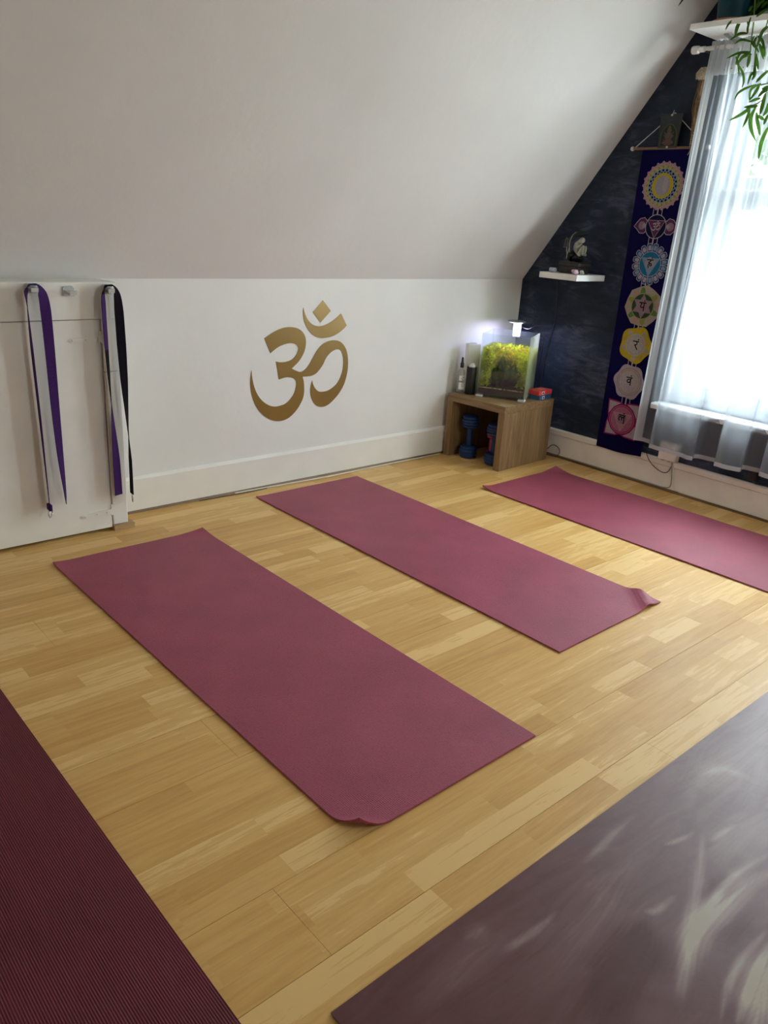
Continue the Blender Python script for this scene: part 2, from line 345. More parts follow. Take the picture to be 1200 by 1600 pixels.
STEMS = [[(-0.29, -1.252, 2.182), (-0.29, -1.253, 2.164), (-0.29, -1.264, 2.086), (-0.29, -1.268, 2.037), (-0.29, -1.271, 2.006), (-0.29, -1.272, 1.97), (-0.29, -1.239, 1.957), (-0.29, -1.225, 1.937)],
[(-0.29, -1.324, 2.126), (-0.29, -1.32, 2.067), (-0.29, -1.298, 2.01), (-0.29, -1.297, 1.967), (-0.29, -1.31, 1.93)],
[(-0.29, -1.383, 1.957), (-0.29, -1.382, 1.872), (-0.29, -1.369, 1.808), (-0.29, -1.349, 1.788), (-0.29, -1.319, 1.777)],
[(-0.29, -1.397, 1.895), (-0.29, -1.374, 1.861), (-0.29, -1.344, 1.855)],
[(-0.29, -1.412, 1.834), (-0.29, -1.409, 1.757), (-0.29, -1.412, 1.697)],
]
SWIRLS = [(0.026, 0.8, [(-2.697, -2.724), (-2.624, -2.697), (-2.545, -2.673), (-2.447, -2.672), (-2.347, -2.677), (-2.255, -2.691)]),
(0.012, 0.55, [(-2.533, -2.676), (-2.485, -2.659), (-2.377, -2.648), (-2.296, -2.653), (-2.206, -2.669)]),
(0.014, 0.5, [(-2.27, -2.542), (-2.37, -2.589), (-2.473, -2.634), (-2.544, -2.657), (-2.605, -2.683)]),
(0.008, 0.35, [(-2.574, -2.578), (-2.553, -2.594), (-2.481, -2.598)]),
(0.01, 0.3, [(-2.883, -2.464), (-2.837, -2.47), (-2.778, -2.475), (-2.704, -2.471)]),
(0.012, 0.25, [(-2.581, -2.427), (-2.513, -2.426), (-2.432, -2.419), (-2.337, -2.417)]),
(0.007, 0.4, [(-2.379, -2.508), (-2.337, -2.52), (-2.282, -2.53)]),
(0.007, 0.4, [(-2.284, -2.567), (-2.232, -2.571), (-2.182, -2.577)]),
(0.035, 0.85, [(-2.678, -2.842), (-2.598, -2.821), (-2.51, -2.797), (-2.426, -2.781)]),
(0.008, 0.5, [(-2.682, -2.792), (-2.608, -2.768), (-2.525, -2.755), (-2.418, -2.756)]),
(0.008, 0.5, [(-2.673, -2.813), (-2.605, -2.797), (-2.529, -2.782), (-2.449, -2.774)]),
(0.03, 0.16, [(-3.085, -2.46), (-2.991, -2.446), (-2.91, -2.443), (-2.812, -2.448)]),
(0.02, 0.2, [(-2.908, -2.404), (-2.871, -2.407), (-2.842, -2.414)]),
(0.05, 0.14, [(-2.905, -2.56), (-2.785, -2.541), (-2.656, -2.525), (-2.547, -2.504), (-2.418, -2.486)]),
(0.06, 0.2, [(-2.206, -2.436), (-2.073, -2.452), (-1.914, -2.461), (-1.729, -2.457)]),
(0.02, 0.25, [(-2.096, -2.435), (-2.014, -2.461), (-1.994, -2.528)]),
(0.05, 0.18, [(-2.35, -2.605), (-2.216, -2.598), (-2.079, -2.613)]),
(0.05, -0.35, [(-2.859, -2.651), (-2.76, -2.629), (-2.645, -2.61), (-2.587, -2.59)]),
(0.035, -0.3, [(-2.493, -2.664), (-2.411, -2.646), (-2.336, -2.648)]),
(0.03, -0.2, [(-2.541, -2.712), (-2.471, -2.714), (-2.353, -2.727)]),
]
# ------------------------------------------------------------------ mesh helpers
class MB:
    """collects shapes for ONE mesh object"""
    def __init__(s): s.v = []; s.f = []; s.mi = []
    def add(s, vs, fs, mi=0):
        o = len(s.v); s.v += [tuple(v) for v in vs]
        for f in fs: s.f.append(tuple(i+o for i in f)); s.mi.append(mi)
    def box(s, a, b, mi=0):
        x0, x1 = sorted((a[0], b[0])); y0, y1 = sorted((a[1], b[1])); z0, z1 = sorted((a[2], b[2]))
        s.add([(x0, y0, z0), (x1, y0, z0), (x1, y1, z0), (x0, y1, z0), (x0, y0, z1), (x1, y0, z1), (x1, y1, z1), (x0, y1, z1)],
              [(0, 3, 2, 1), (4, 5, 6, 7), (0, 1, 5, 4), (1, 2, 6, 5), (2, 3, 7, 6), (3, 0, 4, 7)], mi)
    def prism(s, pts, axis, a, b, mi=0):
        """polygon pts in the two other axes (ascending order), extruded a..b along axis"""
        def at(p, q):
            r = [0, 0, 0]; k = [i for i in range(3) if i != axis]
            r[axis] = q; r[k[0]] = p[0]; r[k[1]] = p[1]; return tuple(r)
        n = len(pts)
        s.add([at(p, a) for p in pts]+[at(p, b) for p in pts],
              [tuple(range(n)), tuple(range(2*n-1, n-1, -1))]+[(i, i+n, (i+1) % n+n, (i+1) % n) for i in range(n)], mi)
    def lathe(s, prof, c=(0, 0, 0), seg=24, mi=0, axis=2):
        vs = []; fs = []; n = len(prof)
        for (r, z) in prof:
            for k in range(seg):
                a = 2*math.pi*k/seg
                p = [r*math.cos(a), r*math.sin(a), z]
                if axis == 0: p = [p[2], p[0], p[1]]
                if axis == 1: p = [p[0], p[2], p[1]]
                vs.append((c[0]+p[0], c[1]+p[1], c[2]+p[2]))
        for i in range(n-1):
            for k in range(seg):
                fs.append((i*seg+k, i*seg+(k+1) % seg, (i+1)*seg+(k+1) % seg, (i+1)*seg+k))
        fs.append(tuple(range(seg-1, -1, -1))); fs.append(tuple((n-1)*seg+k for k in range(seg)))
        s.add(vs, fs, mi)
    def tube(s, pts, r, seg=8, mi=0, closed=False):
        pts = [Vector(p) for p in pts]; n = len(pts); vs = []; fs = []
        up = Vector((0, 0, 1)); prev = None
        for i, p in enumerate(pts):
            if closed: t = pts[(i+1) % n]-pts[i-1]
            else: t = pts[min(i+1, n-1)]-pts[max(i-1, 0)]
            t.normalize()
            if prev is None:
                a = t.cross(up if abs(t.z) < .9 else Vector((1, 0, 0))).normalized()
            else:
                a = (prev-t*prev.dot(t)).normalized()
            prev = a; b = t.cross(a)
            rr = r[i] if isinstance(r, (list, tuple)) else r
            for k in range(seg):
                w = 2*math.pi*k/seg
                vs.append(p+a*(rr*math.cos(w))+b*(rr*math.sin(w)))
        m = n if closed else n-1
        for i in range(m):
            j = (i+1) % n
            for k in range(seg): fs.append((i*seg+k, i*seg+(k+1) % seg, j*seg+(k+1) % seg, j*seg+k))
        if not closed:
            fs.append(tuple(range(seg-1, -1, -1))); fs.append(tuple((n-1)*seg+k for k in range(seg)))
        s.add(vs, fs, mi)
    def mesh(s, name, mats):
        me = bpy.data.meshes.new(name); me.from_pydata(s.v, [], s.f); me.validate(); me.update()
        mats = mats if isinstance(mats, (list, tuple)) else [mats]
        for m in mats: me.materials.append(m)
        if len(mats) > 1 and len(me.polygons) == len(s.mi): me.polygons.foreach_set('material_index', s.mi)
        bm = bmesh.new(); bm.from_mesh(me); bmesh.ops.recalc_face_normals(bm, faces=bm.faces); bm.to_mesh(me); bm.free()
        return me
    def build(s, name, mats, parent=None, smooth=False, bevel=0.0, kind=None):
        me = s.mesh(name, mats)
        if smooth: smooth_mesh(me)
        o = bpy.data.objects.new(name, me); C.objects.link(o)
        if parent: o.parent = parent
        if bevel:
            b = o.modifiers.new('bevel', 'BEVEL'); b.width = bevel; b.segments = 2; b.limit_method = 'ANGLE'
        if kind: o['kind'] = kind
        return o
def smooth_mesh(me, ang=.7):
    me.polygons.foreach_set('use_smooth', [True]*len(me.polygons))
    bm = bmesh.new(); bm.from_mesh(me)
    for e in bm.edges:
        if len(e.link_faces) == 2 and e.calc_face_angle(0) > ang: e.smooth = False
    bm.to_mesh(me); bm.free()
def tag(o, label, cat, group=None):
    o['label'] = label; o['category'] = cat
    if group: o['group'] = group
    return o
def thing(name, label, cat, loc=(0, 0, 0), rz=0.0, group=None):
    o = bpy.data.objects.new(name, None); o.empty_display_size = .05; C.objects.link(o)
    o.location = loc; o.rotation_euler = (0, 0, rz)
    return tag(o, label, cat, group)
def struct(name, mb, mats, parent=None, **kw):
    o = mb.build(name, mats, parent, **kw)
    if not parent: o['kind'] = 'structure'
    return o
def catmull(P, n=8, closed=False):
    P = [Vector(p) for p in P]; out = []; m = len(P)
    for i in range(m if closed else m-1):
        if closed: a, b, c, d = P[i-1], P[i], P[(i+1) % m], P[(i+2) % m]
        else: a, b, c, d = P[max(i-1, 0)], P[i], P[i+1], P[min(i+2, m-1)]
        for k in range(n):
            t = k/n
            out.append(.5*((2*b)+(c-a)*t+(2*a-5*b+4*c-d)*t*t+(3*b-a-3*c+d)*t**3))
    if not closed: out.append(P[-1])
    return out
def smooth_outline(P, n=4, corner=.75):
    """closed 2D outline: curved through its points, sharp where it turns hard"""
    P = [Vector((p[0], p[1])) for p in P]; m = len(P); out = []
    def sharp(i):
        a = P[i]-P[i-1]; b = P[(i+1) % m]-P[i]
        return abs(a.angle_signed(b)) > corner
    sh = [sharp(i) for i in range(m)]
    for i in range(m):
        b, c = P[i], P[(i+1) % m]
        a = (2*b-c) if sh[i] else P[i-1]
        d = (2*c-b) if sh[(i+1) % m] else P[(i+2) % m]
        for k in range(n):
            t = k/n
            out.append(.5*((2*b)+(c-a)*t+(2*a-5*b+4*c-d)*t*t+(3*b-a-3*c+d)*t**3))
    return out

# ------------------------------------------------------------------ room shell
XL = -4.95; YF = -4.6; KH = .9715; SL = 1.3877; HC = 2.42
YC = -(HC-KH)/SL                                   # where the slope meets the flat ceiling
# floor: dark base with separate laminate planks on it
fb = MB(); fb.box((XL, YF, -.06), (0, 0, -.009))
floor = struct('floor', fb, M['underlay'])
PW = .1925; PL = 1.286
rng = random.Random(11)
k0 = -16
for k in range(-17, 9):
    y0 = -1.505+PW*k; y1 = y0+PW
    y0c, y1c = max(y0, YF), min(y1, 0)
    if y1c-y0c < .01: continue
    off = rng.random()*PL
    if abs(y0+2.4675) < .01: off = 2.068
    x = -off % PL - PL*6
    gap = .00025 if k not in (-1, -4, 0) else .0007
    while x < 0:
        a, b = max(x, XL), min(x+PL, 0)
        if b-a > .02:
            p = MB(); p.box((a+.0002, y0c+gap, -.009), (b-.0002, y1c-gap, rng.uniform(-.0004, 0)))
            p.build('plank', M['floor'], floor)
        x += PL

w = MB(); w.box((XL, 0, -.06), (.25, .12, KH))
struct('wall_back', w, M['wall'])
w = MB(); w.box((XL, YF-.12, -.06), (.25, YF, KH)); struct('wall_front', w, M['wall'])

c = MB()
c.prism([(0, KH), (YC, HC), (YC, HC+.12), (.12, KH)], 0, XL, .25)
c.prism([(YC, HC), (YF-YC, HC), (YF-YC, HC+.12), (YC, HC+.12)], 0, XL, .25)
RX0, RX1, RT0, RT1 = -2.02, -1.42, .38, .72          # added roof window for fill light, unseen behind the camera
def rear(t, o=0.0):                                   # point on the rear slope, o outward along its normal
    k = math.hypot(YC, HC-KH)
    return (YF-YC*t-o*(HC-KH)/k, KH+(HC-KH)*t+o*(-YC)/k)
def rear_part(m, t0, t1, xa, xb, o0=0.0, o1=.10): m.prism([rear(t0, o0), rear(t1, o0), rear(t1, o1), rear(t0, o1)], 0, xa, xb)
rear_part(c, 0, 1, XL, RX0); rear_part(c, 0, 1, RX1, .25); rear_part(c, 0, RT0, RX0, RX1); rear_part(c, RT1, 1, RX0, RX1)
struct('ceiling', c, M['ceiling'])

def roof(y): return min(HC, KH+SL*min(-y, y-YF))
g = MB()
g.prism([(0, -.06), (WY0, -.06), (WY0, roof(WY0)), (0, KH)], 0, 0, .25)
g.prism([(WY0, -.06), (WY1, -.06), (WY1, WZ0), (WY0, WZ0)], 0, 0, .25)
g.prism([(WY0, WZ1), (WY1, WZ1), (WY1, HC), (YC, HC), (WY0, roof(WY0))], 0, 0, .25)
g.prism([(WY1, -.06), (YF, -.06), (YF, KH), (YF-YC, HC), (WY1, HC)], 0, 0, .25)
struct('wall_right', g, M['gable'])
w = MB()
w.prism([(0, -.06), (YF, -.06), (YF, KH), (YF-YC, HC), (YC, HC), (0, KH)], 0, XL-.12, XL)
struct('wall_left', w, M['wall'])

fill_win = bpy.data.objects.new('fill_window', None); C.objects.link(fill_win); fill_win['kind'] = 'structure'  # added opening out of view, evens out the room light
m = MB(); e_ = .05
rear_part(m, RT0, RT0+e_, RX0, RX1, .02, .09); rear_part(m, RT1-e_, RT1, RX0, RX1, .02, .09)
rear_part(m, RT0+e_, RT1-e_, RX0, RX0+.07, .02, .09); rear_part(m, RT0+e_, RT1-e_, RX1-.07, RX1, .02, .09)
m.build('frame', M['pvc'], fill_win)
m = MB(); rear_part(m, RT0+e_-.003, RT1-e_+.003, RX0+.067, RX1-.067, .05, .055); m.build('pane', M['glass'], fill_win)

# baseboards with a bevelled top edge; on the gable a lip with a groove below it
b = MB(); b.prism([(0, .012), (-.018, .012), (-.018, .149), (-.006, .16), (0, .16)], 0, -2.53, -.002)
struct('baseboard_back', b, M['gloss_white'])
b = MB()
b.prism([(-.016, .014), (0, .014), (0, .13), (-.016, .13)], 1, -.002, YF)
b.prism([(-.010, .13), (0, .13), (0, .133), (-.010, .133)], 1, -.002, YF)
b.prism([(-.020, .133), (0, .133), (0, .163), (-.012, .163), (-.020, .158)], 1, -.002, YF)
struct('baseboard_right', b, M['cream'])
b = MB(); b.prism([(-.010, 0), (0, 0), (0, .013), (-.014, .013), (-.020, 0)], 0, -2.53, -.02)
struct('trim_1', b, M['brown_trim'])
b = MB(); b.prism([(-.022, 0), (0, 0), (0, .014), (-.014, .014)], 1, -.02, YF)
struct('trim_2', b, M['brown_trim_y'])

# eaves cupboard that stands proud of the knee wall: header, post, ledge, door
YD = -.155
h = MB(); h.prism([(YD, .8425), (YD, .9700), (YD+.004, .9735), (0, .9715), (0, .955), (YD+.03, .955), (YD+.03, .8425)], 0, XL, -2.535)
struct('trim_3', h, M['gloss_white'])
h = MB()
h.box((-2.5955, YD, .645), (-2.535, 0, .8422)); h.box((-2.5955, YD+.001, .022), (-2.533, 0, .6435))
struct('trim_4', h, M['gloss_white'], bevel=.004)
h = MB(); h.box((-2.597, YD-.012, 0), (-2.512, -.001, .021))
struct('trim_5', h, wood('bare_light_wood', (.30, .18, .08, 1), (.42, .27, .13, 1), (.5, .34, .18, 1), 'X'))
d = MB(); d.box((-3.35, YD+.002, .014), (-2.600, YD+.026, .8395))
door = struct('door_1', d, M['gloss_white'], bevel=.003)
d = MB(); d.box((XL, YD+.004, .0), (-3.354, YD+.03, .8455)); struct('trim_6', d, M['gloss_white'])
d = MB(); d.box((-3.35, YD+.05, .001), (-2.601, -.02, .83)); struct('cupboard_dark_fill', d, M['underlay'])  # dark block in the hollow cupboard, its inner shade as colour
for z in (.768, .083):
    m = MB()
    m.prism([(-2.716, z-.006), (-2.724, z), (-2.716, z+.006), (-2.604, z+.011), (-2.604, z-.011)], 1, YD+.003, YD-.003)
    m.box((-2.604, YD-.003, z-.016), (-2.585, YD+.002, z+.03))
    hg = m.build('hinge', M['gloss_white'], door)
    for sx in (-2.71, -2.66, -2.62):
        q = MB(); q.lathe([(.0042, 0), (.004, -.0018), (.002, -.003)], (sx, YD-.003, z), 10, axis=1)
        q.build('screw', M['gloss_white'], hg)

# ------------------------------------------------------------------ window
win = bpy.data.objects.new('window_1', None); C.objects.link(win); win['kind'] = 'structure'
f = MB()
f.box((.03, WY0, WZ0), (.14, WY0-.055, WZ1)); f.box((.03, WY1, WZ0), (.14, WY1+.055, WZ1)); f.box((.03, WY0-.055, WZ1-.05), (.14, WY1+.055, WZ1))
f.box((.03, WY0-.055, WZ0), (.14, WY1+.055, WZ0+.03))
f.build('frame', M['pvc'], win, bevel=.003)
BAYS = [(-1.03, -1.735), (-1.765, -2.47)]
for k in (0,):
    m = MB(); m.box((.03, BAYS[k][1]+.03, WZ0+.03), (.14, BAYS[k+1][0]-.03, WZ1-.05)); m.build('mullion', M['pvc'], win, bevel=.003)
def sash(ya, yb, x0, x1, z0, z1, st, top, bot):
    s = MB(); y0, y1 = ya-.057, yb+.057
    s.box((x0, y0, z0), (x1, y0-st, z1)); s.box((x0, y1, z0), (x1, y1+st, z1))
    s.box((x0, y0-st, z0), (x1, y1+st, z0+bot)); s.box((x0, y0-st, z1-top), (x1, y1+st, z1))
    o = s.build('sash', M['pvc'], win, bevel=.004)
    p = MB(); p.box(((x0+x1)/2-.002, y0-st+.002, z0+bot-.002), ((x0+x1)/2+.002, y1+st-.002, z1-top+.002))
    p.build('pane', M['glass'], o)
    return o
for ya, yb in BAYS:
    sash(ya, yb, .04, .075, WZ0+.031, 1.475, .085, .085, .075)
    sash(ya, yb, .085, .12, 1.455, WZ1-.051, .085, .05, .08)
s = MB(); s.prism([(-.085, .425), (.14, .425), (.14, .4545), (-.08, .4545), (-.088, .447)], 1, -1.0, WY1-.03)
s.build('sill', M['pvc'], win)
r = MB(); r.box((-.004, WY0+.0, .456), (.03, WY0-.012, WZ1)); r.box((-.004, WY1, .456), (.03, WY1+.012, WZ1)); r.box((-.004, WY0-.012, WZ1-.012), (.03, WY1+.012, WZ1))
r.build('reveal', M['pvc'], win)
# ------------------------------------------------------------------ yoga mats
def yoga_mat(x, y, ang, Ln, W, lifts, mat, label, th=.005, dents=(), group='burgundy yoga mats laid out on the floor', swirl=None, nu=44, nv=120, round_=.0):
    """local frame: origin at the far left corner, +X across, -Y along the mat"""
    U, V = np.meshgrid(np.linspace(0, 1, nu), np.linspace(0, 1, nv))
    X = U*W; Y = V*Ln
    rg = np.random.RandomState(int(abs(x)*1000))
    Z = np.zeros_like(X)
    for q in range(5):
        fx, fy, ph = rg.uniform(1, 5), rg.uniform(1, 5), rg.uniform(0, 6)
        Z += .0005*(1+np.sin(fx*X*3+fy*Y*2+ph))*.5
    for (cu, cv, rad, h, kind) in lifts:
        s = abs(X-cu*W)+abs(Y-cv*Ln)
        if kind == 'curl': Z += h*np.clip(1-s/rad, 0, 1)**1.7
        else: Z += h*np.exp(-((s-rad)/(rad*.42))**2)
        if kind == 'curl' and h > .015:
            k = np.clip(1-s/rad, 0, 1)**2*h*.6
            X = X+(-k if cu > .5 else k); Y = Y+(-k if cv > .5 else k)
    for (du, dv, ln, an, dp) in dents:                       # short pressed creases
        a = (X-du*W)*math.cos(an)+(Y-dv*Ln)*math.sin(an); bb = -(X-du*W)*math.sin(an)+(Y-dv*Ln)*math.cos(an)
        Z += dp*np.exp(-(a/ln)**4)*np.exp(-(bb/.008)**2)
    top = np.stack([X, -Y, Z+th], -1).reshape(-1, 3); bot = np.stack([X, -Y, Z+.0002], -1).reshape(-1, 3)
    n = nu*nv; fs = []
    idx = np.arange(n).reshape(nv, nu)
    for j in range(nv-1):
        for i in range(nu-1):
            a, b_, c_, d_ = idx[j, i], idx[j, i+1], idx[j+1, i+1], idx[j+1, i]
            fs.append((int(a), int(d_), int(c_), int(b_))); fs.append((int(a)+n, int(b_)+n, int(c_)+n, int(d_)+n))
    rim = list(idx[0, :])+list(idx[1:, -1])+list(idx[-1, -2::-1])+list(idx[-2:0:-1, 0])
    for q in range(len(rim)):
        a, b_ = int(rim[q]), int(rim[(q+1) % len(rim)])
        fs.append((a, b_, b_+n, a+n))
    me = bpy.data.meshes.new('yoga_mat'); me.from_pydata([tuple(map(float, v)) for v in np.concatenate([top, bot])], [], fs); me.update()
    me.materials.append(mat)
    smooth_mesh(me, .9)
    o = bpy.data.objects.new('yoga_mat', me); C.objects.link(o)
    o.location = (x, y, .0002); o.rotation_euler = (0, 0, ang)
    if swirl is not None:
        at = me.attributes.new('swirl', 'FLOAT', 'POINT')
        wx = np.concatenate([top, bot]); ca, sa = math.cos(ang), math.sin(ang)
        at.data.foreach_set('value', swirl(x+ca*wx[:, 0]-sa*wx[:, 1], y+sa*wx[:, 0]+ca*wx[:, 1]).astype(np.float32))
    return tag(o, label, 'yoga mat', group)

yoga_mat(-2.9135, -.3563, .0068, 1.7316, .61, [(0, 1, .10, .034, 'curl'), (0, 0, .08, .006, 'curl'), (1, 0, .12, .010, 'curl')], M['mat'],
         'burgundy yoga mat in the middle of the floor with its near corner curled up',
         dents=[(.13, .945, .022, 1.2, -.0025), (.73, .945, .03, .9, -.002)])
yoga_mat(-1.8974, -.1214, .0100, 1.730, .61, [(1, 1, .085, .016, 'hump'), (0, 0, .05, .003, 'curl')], M['mat'],
         'burgundy yoga mat below the golden symbol with one wavy raised corner')
yoga_mat(-.8538, -.5919, .0158, 1.730, .61, [(0, 0, .09, .014, 'curl'), (1, 0, .13, .026, 'curl')], M['mat'],
         'burgundy yoga mat beside the dark wall under the curtain with curled far corners')
yoga_mat(-3.925, -.66, .002, 1.7316, .61, [], M['mat_rib'],
         'dark red ribbed yoga mat in the bottom left corner of the photo', dents=[(.80, .75, .03, 1.1, -.0025)])

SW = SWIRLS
def swirl_field(x, y):  # streaks along the strokes; base tone grows paler to the right
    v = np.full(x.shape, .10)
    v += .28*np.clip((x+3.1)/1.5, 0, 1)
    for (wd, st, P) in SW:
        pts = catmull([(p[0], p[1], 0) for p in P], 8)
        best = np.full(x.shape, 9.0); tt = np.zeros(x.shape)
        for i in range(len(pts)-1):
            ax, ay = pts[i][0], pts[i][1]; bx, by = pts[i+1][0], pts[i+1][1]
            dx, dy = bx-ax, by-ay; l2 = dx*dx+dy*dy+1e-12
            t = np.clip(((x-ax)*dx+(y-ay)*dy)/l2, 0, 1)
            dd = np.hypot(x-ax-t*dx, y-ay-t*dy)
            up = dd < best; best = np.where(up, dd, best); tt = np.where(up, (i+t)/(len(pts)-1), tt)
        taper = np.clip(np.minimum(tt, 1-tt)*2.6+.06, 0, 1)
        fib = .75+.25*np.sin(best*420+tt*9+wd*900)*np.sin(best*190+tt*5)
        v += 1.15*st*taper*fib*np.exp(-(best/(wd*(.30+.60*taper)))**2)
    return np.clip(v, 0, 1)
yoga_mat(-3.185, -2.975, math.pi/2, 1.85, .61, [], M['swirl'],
         'glossy mauve yoga mat with pale swirls lying crosswise in the foreground', th=.0045, group=None, swirl=swirl_field, nu=150, nv=420)

# ------------------------------------------------------------------ golden decal on the knee wall
def flat_poly(mb, pts2, y0, y1, mi=0):
    """outline in (x, z), tessellated, given thickness y0..y1"""
    from mathutils.geometry import tessellate_polygon
    P = [Vector((p[0], p[1], 0)) for p in pts2]
    tr = tessellate_polygon([P]); n = len(P)
    mb.add([(p.x, y0, p.y) for p in P]+[(p.x, y1, p.y) for p in P],
           [tuple(t) for t in tr]+[tuple(i+n for i in reversed(t)) for t in tr]+[(i, (i+1) % n, (i+1) % n+n, i+n) for i in range(n)], mi)
om = thing('wall_decal', 'large bronze gold om symbol on the white knee wall', 'wall decal', (-1.6, 0, .6))
for nm, P in (('symbol_body', OM_BODY), ('crescent', OM_MOON), ('diamond', OM_DOT)):
    m = MB(); pts = smooth_outline(P, 4 if nm != 'diamond' else 1)
    flat_poly(m, [(p.x+1.6, p.y-.6) for p in pts], -.0006, -.0022)
    m.build(nm, M['gold'], om)

# ------------------------------------------------------------------ straps on wall hooks
hooks = [(-2.842, .955, 'grey adhesive wall hook carrying the purple yoga strap'),
         (-2.711, .944, 'empty grey adhesive wall hook between the two straps'),
         (-2.572, .950, 'grey adhesive wall hook carrying the black yoga strap')]
for hx, hz, lb in hooks:
    t = thing('wall_hook', lb, 'wall hook', (hx, YD, hz), 0, 'adhesive hooks on the cupboard header')
    m = MB(); m.prism([(-.021, -.018), (.021, -.018), (.021, .009), (.014, .017), (-.014, .017), (-.021, .009)], 1, -.0005, -.006)
    m.build('plate', M['hook'], t, bevel=.002)
    m = MB(); m.prism([(-.006, -.006), (-.05, -.010), (-.052, .004), (-.049, .005), (-.046, -.004), (-.006, .003)], 0, -.012, .012)
    m.build('hook_arm', M['hook'], t)
    m = MB(); m.lathe([(.003, 0), (.003, -.0015), (.001, -.002)], (0, -.006, -.011), 10, axis=1); m.build('screw', M['steel'], t)

def ribbon(name, pts, mats, mi_of, th=.0014):
    """pts: (x, y, z, angle of the width in plan, width)"""
    n = 14; dense = []
    A = [Vector((p[0], p[1], p[2])) for p in pts]
    cen = catmull(A, n); m = MB(); fr = []
    for i, p in enumerate(cen):
        j = min(i//n, len(pts)-2); t = i/n-j
        a = pts[j][3]*(1-t)+pts[j+1][3]*t; wd = pts[j][4]*(1-t)+pts[j+1][4]*t
        u = Vector((math.cos(a), math.sin(a), 0))
        tg = (cen[min(i+1, len(cen)-1)]-cen[max(i-1, 0)]).normalized()
        u = (u-tg*u.dot(tg)).normalized(); nn = tg.cross(u)
        fr.append([p+u*wd/2+nn*th, p-u*wd/2+nn*th, p-u*wd/2-nn*th, p+u*wd/2-nn*th])
    for i in range(len(fr)-1):
        mi = mi_of(i/(len(fr)-1))
        m.add(fr[i]+fr[i+1], [(0, 1, 5, 4), (1, 2, 6, 5), (2, 3, 7, 6), (3, 0, 4, 7)], mi)
    m.add(fr[0], [(0, 1, 2, 3)], mi_of(0)); m.add(fr[-1], [(3, 2, 1, 0)], mi_of(1))
    return m
def buckle(parent, x, y, z, s=1.0, tilt=.5):
    for k in (0, 1):
        m = MB(); pts = []
        for q in range(16):
            a = 2*math.pi*q/16
            px = .019*math.cos(a); pz = -.014+.017*math.sin(a)
            if pz > -.002: pz = -.002
            pts.append((x+px*math.cos(tilt), y+px*math.sin(tilt)-.004*k, z+pz*s-.002*k))
        m.tube(pts, .0022, 6, closed=True); m.build('d_ring', M['steel'], parent, smooth=True)
H = math.pi/2
s1 = thing('yoga_strap', 'long purple yoga strap looped over the left wall hook', 'yoga strap', (0, 0, 0), 0, 'yoga straps hung on the wall hooks')
y = YD-.034
m = ribbon('webbing', [(-2.852, y, .158, 1.25, .036), (-2.8545, y, .30, 1.32, .036), (-2.858, y, .50, 1.42, .036), (-2.864, y, .75, 1.45, .036), (-2.8665, y, .90, 1.25, .036), (-2.866, y, .945, .95, .036),
     (-2.855, y, .9655, 1.3, .036), (-2.841, y, .969, 1.5, .036), (-2.826, y, .965, 1.2, .036), (-2.812, y, .935, .35, .036), (-2.806, y, .88, .05, .037), (-2.803, y, .75, .12, .036), (-2.801, y, .55, .35, .036), (-2.797, y, .36, .65, .036), (-2.791, y, .22, 1.0, .032), (-2.7895, y, .165, 1.25, .03)], None, lambda t: 0)
m.build('webbing', [M['purple']], s1, smooth=True)
m = MB(); m.box((-2.8585, y-.018, .148), (-2.8475, y+.016, .172)); m.build('stitched_end', M['purple'], s1, bevel=.002)
buckle(s1, -2.852, y, .152, 1.0, .9)
s2 = thing('yoga_strap', 'black and purple yoga strap looped over the right wall hook', 'yoga strap', (0, 0, 0), 0, 'yoga straps hung on the wall hooks')
m = ribbon('webbing', [(-2.582, y, .160, .25, .034), (-2.5835, y, .30, .35, .034), (-2.5885, y, .44, .85, .034), (-2.5905, y, .53, 1.2, .034), (-2.594, y, .65, .95, .034), (-2.597, y, .78, .8, .034), (-2.598, y, .90, .8, .036), (-2.596, y, .938, .95, .036),
     (-2.586, y, .9615, 1.35, .036), (-2.572, y, .9645, 1.5, .036), (-2.556, y, .961, 1.2, .036), (-2.545, y, .930, .5, .036), (-2.541, y, .87, .15, .037), (-2.538, y, .75, .12, .037), (-2.535, y, .62, .35, .036), (-2.531, y, .48, .9, .036), (-2.527, y, .30, 1.45, .034), (-2.5275, y, .155, 1.5, .034)], None,
     lambda t: 0 if (t < .17 or .27 < t < .40) else 1)  # purple and black change by stretches along the length
m.build('webbing', [M['purple'], M['black_web']], s2, smooth=True)
buckle(s2, -2.5275, y, .150, .8, 1.2)

# ------------------------------------------------------------------ oak cube with its contents
CR = .051
cube = thing('side_cabinet', 'open oak veneer cube cabinet standing in the corner below the aquarium', 'cabinet', (-.557, -.439, 0), CR)
CW, CD, CH, CT = .405, .448, .358, .04
def pan(nm, a, b, mt):
    m = MB(); m.box(a, b); return m.build(nm, mt, cube, bevel=.0015)
pan('side_panel', (0, 0, 0), (CD, CT, CH-CT-.0008), M['oak'])
pan('side_panel', (0, CW-CT, 0), (CD, CW, CH-CT-.0008), M['oak'])
pan('top_panel', (0, 0, CH-CT), (CD, CW, CH), M['oak_h'])
pan('back_panel', (CD-.016, CT+.0005, 0), (CD, CW-CT-.0005, CH-CT-.001), M['oak'])
cloc = Matrix.Translation(cube.location) @ Matrix.Rotation(CR, 4, 'Z')
def cabp(u, v, z=0): return cloc @ Vector((u, v, z))

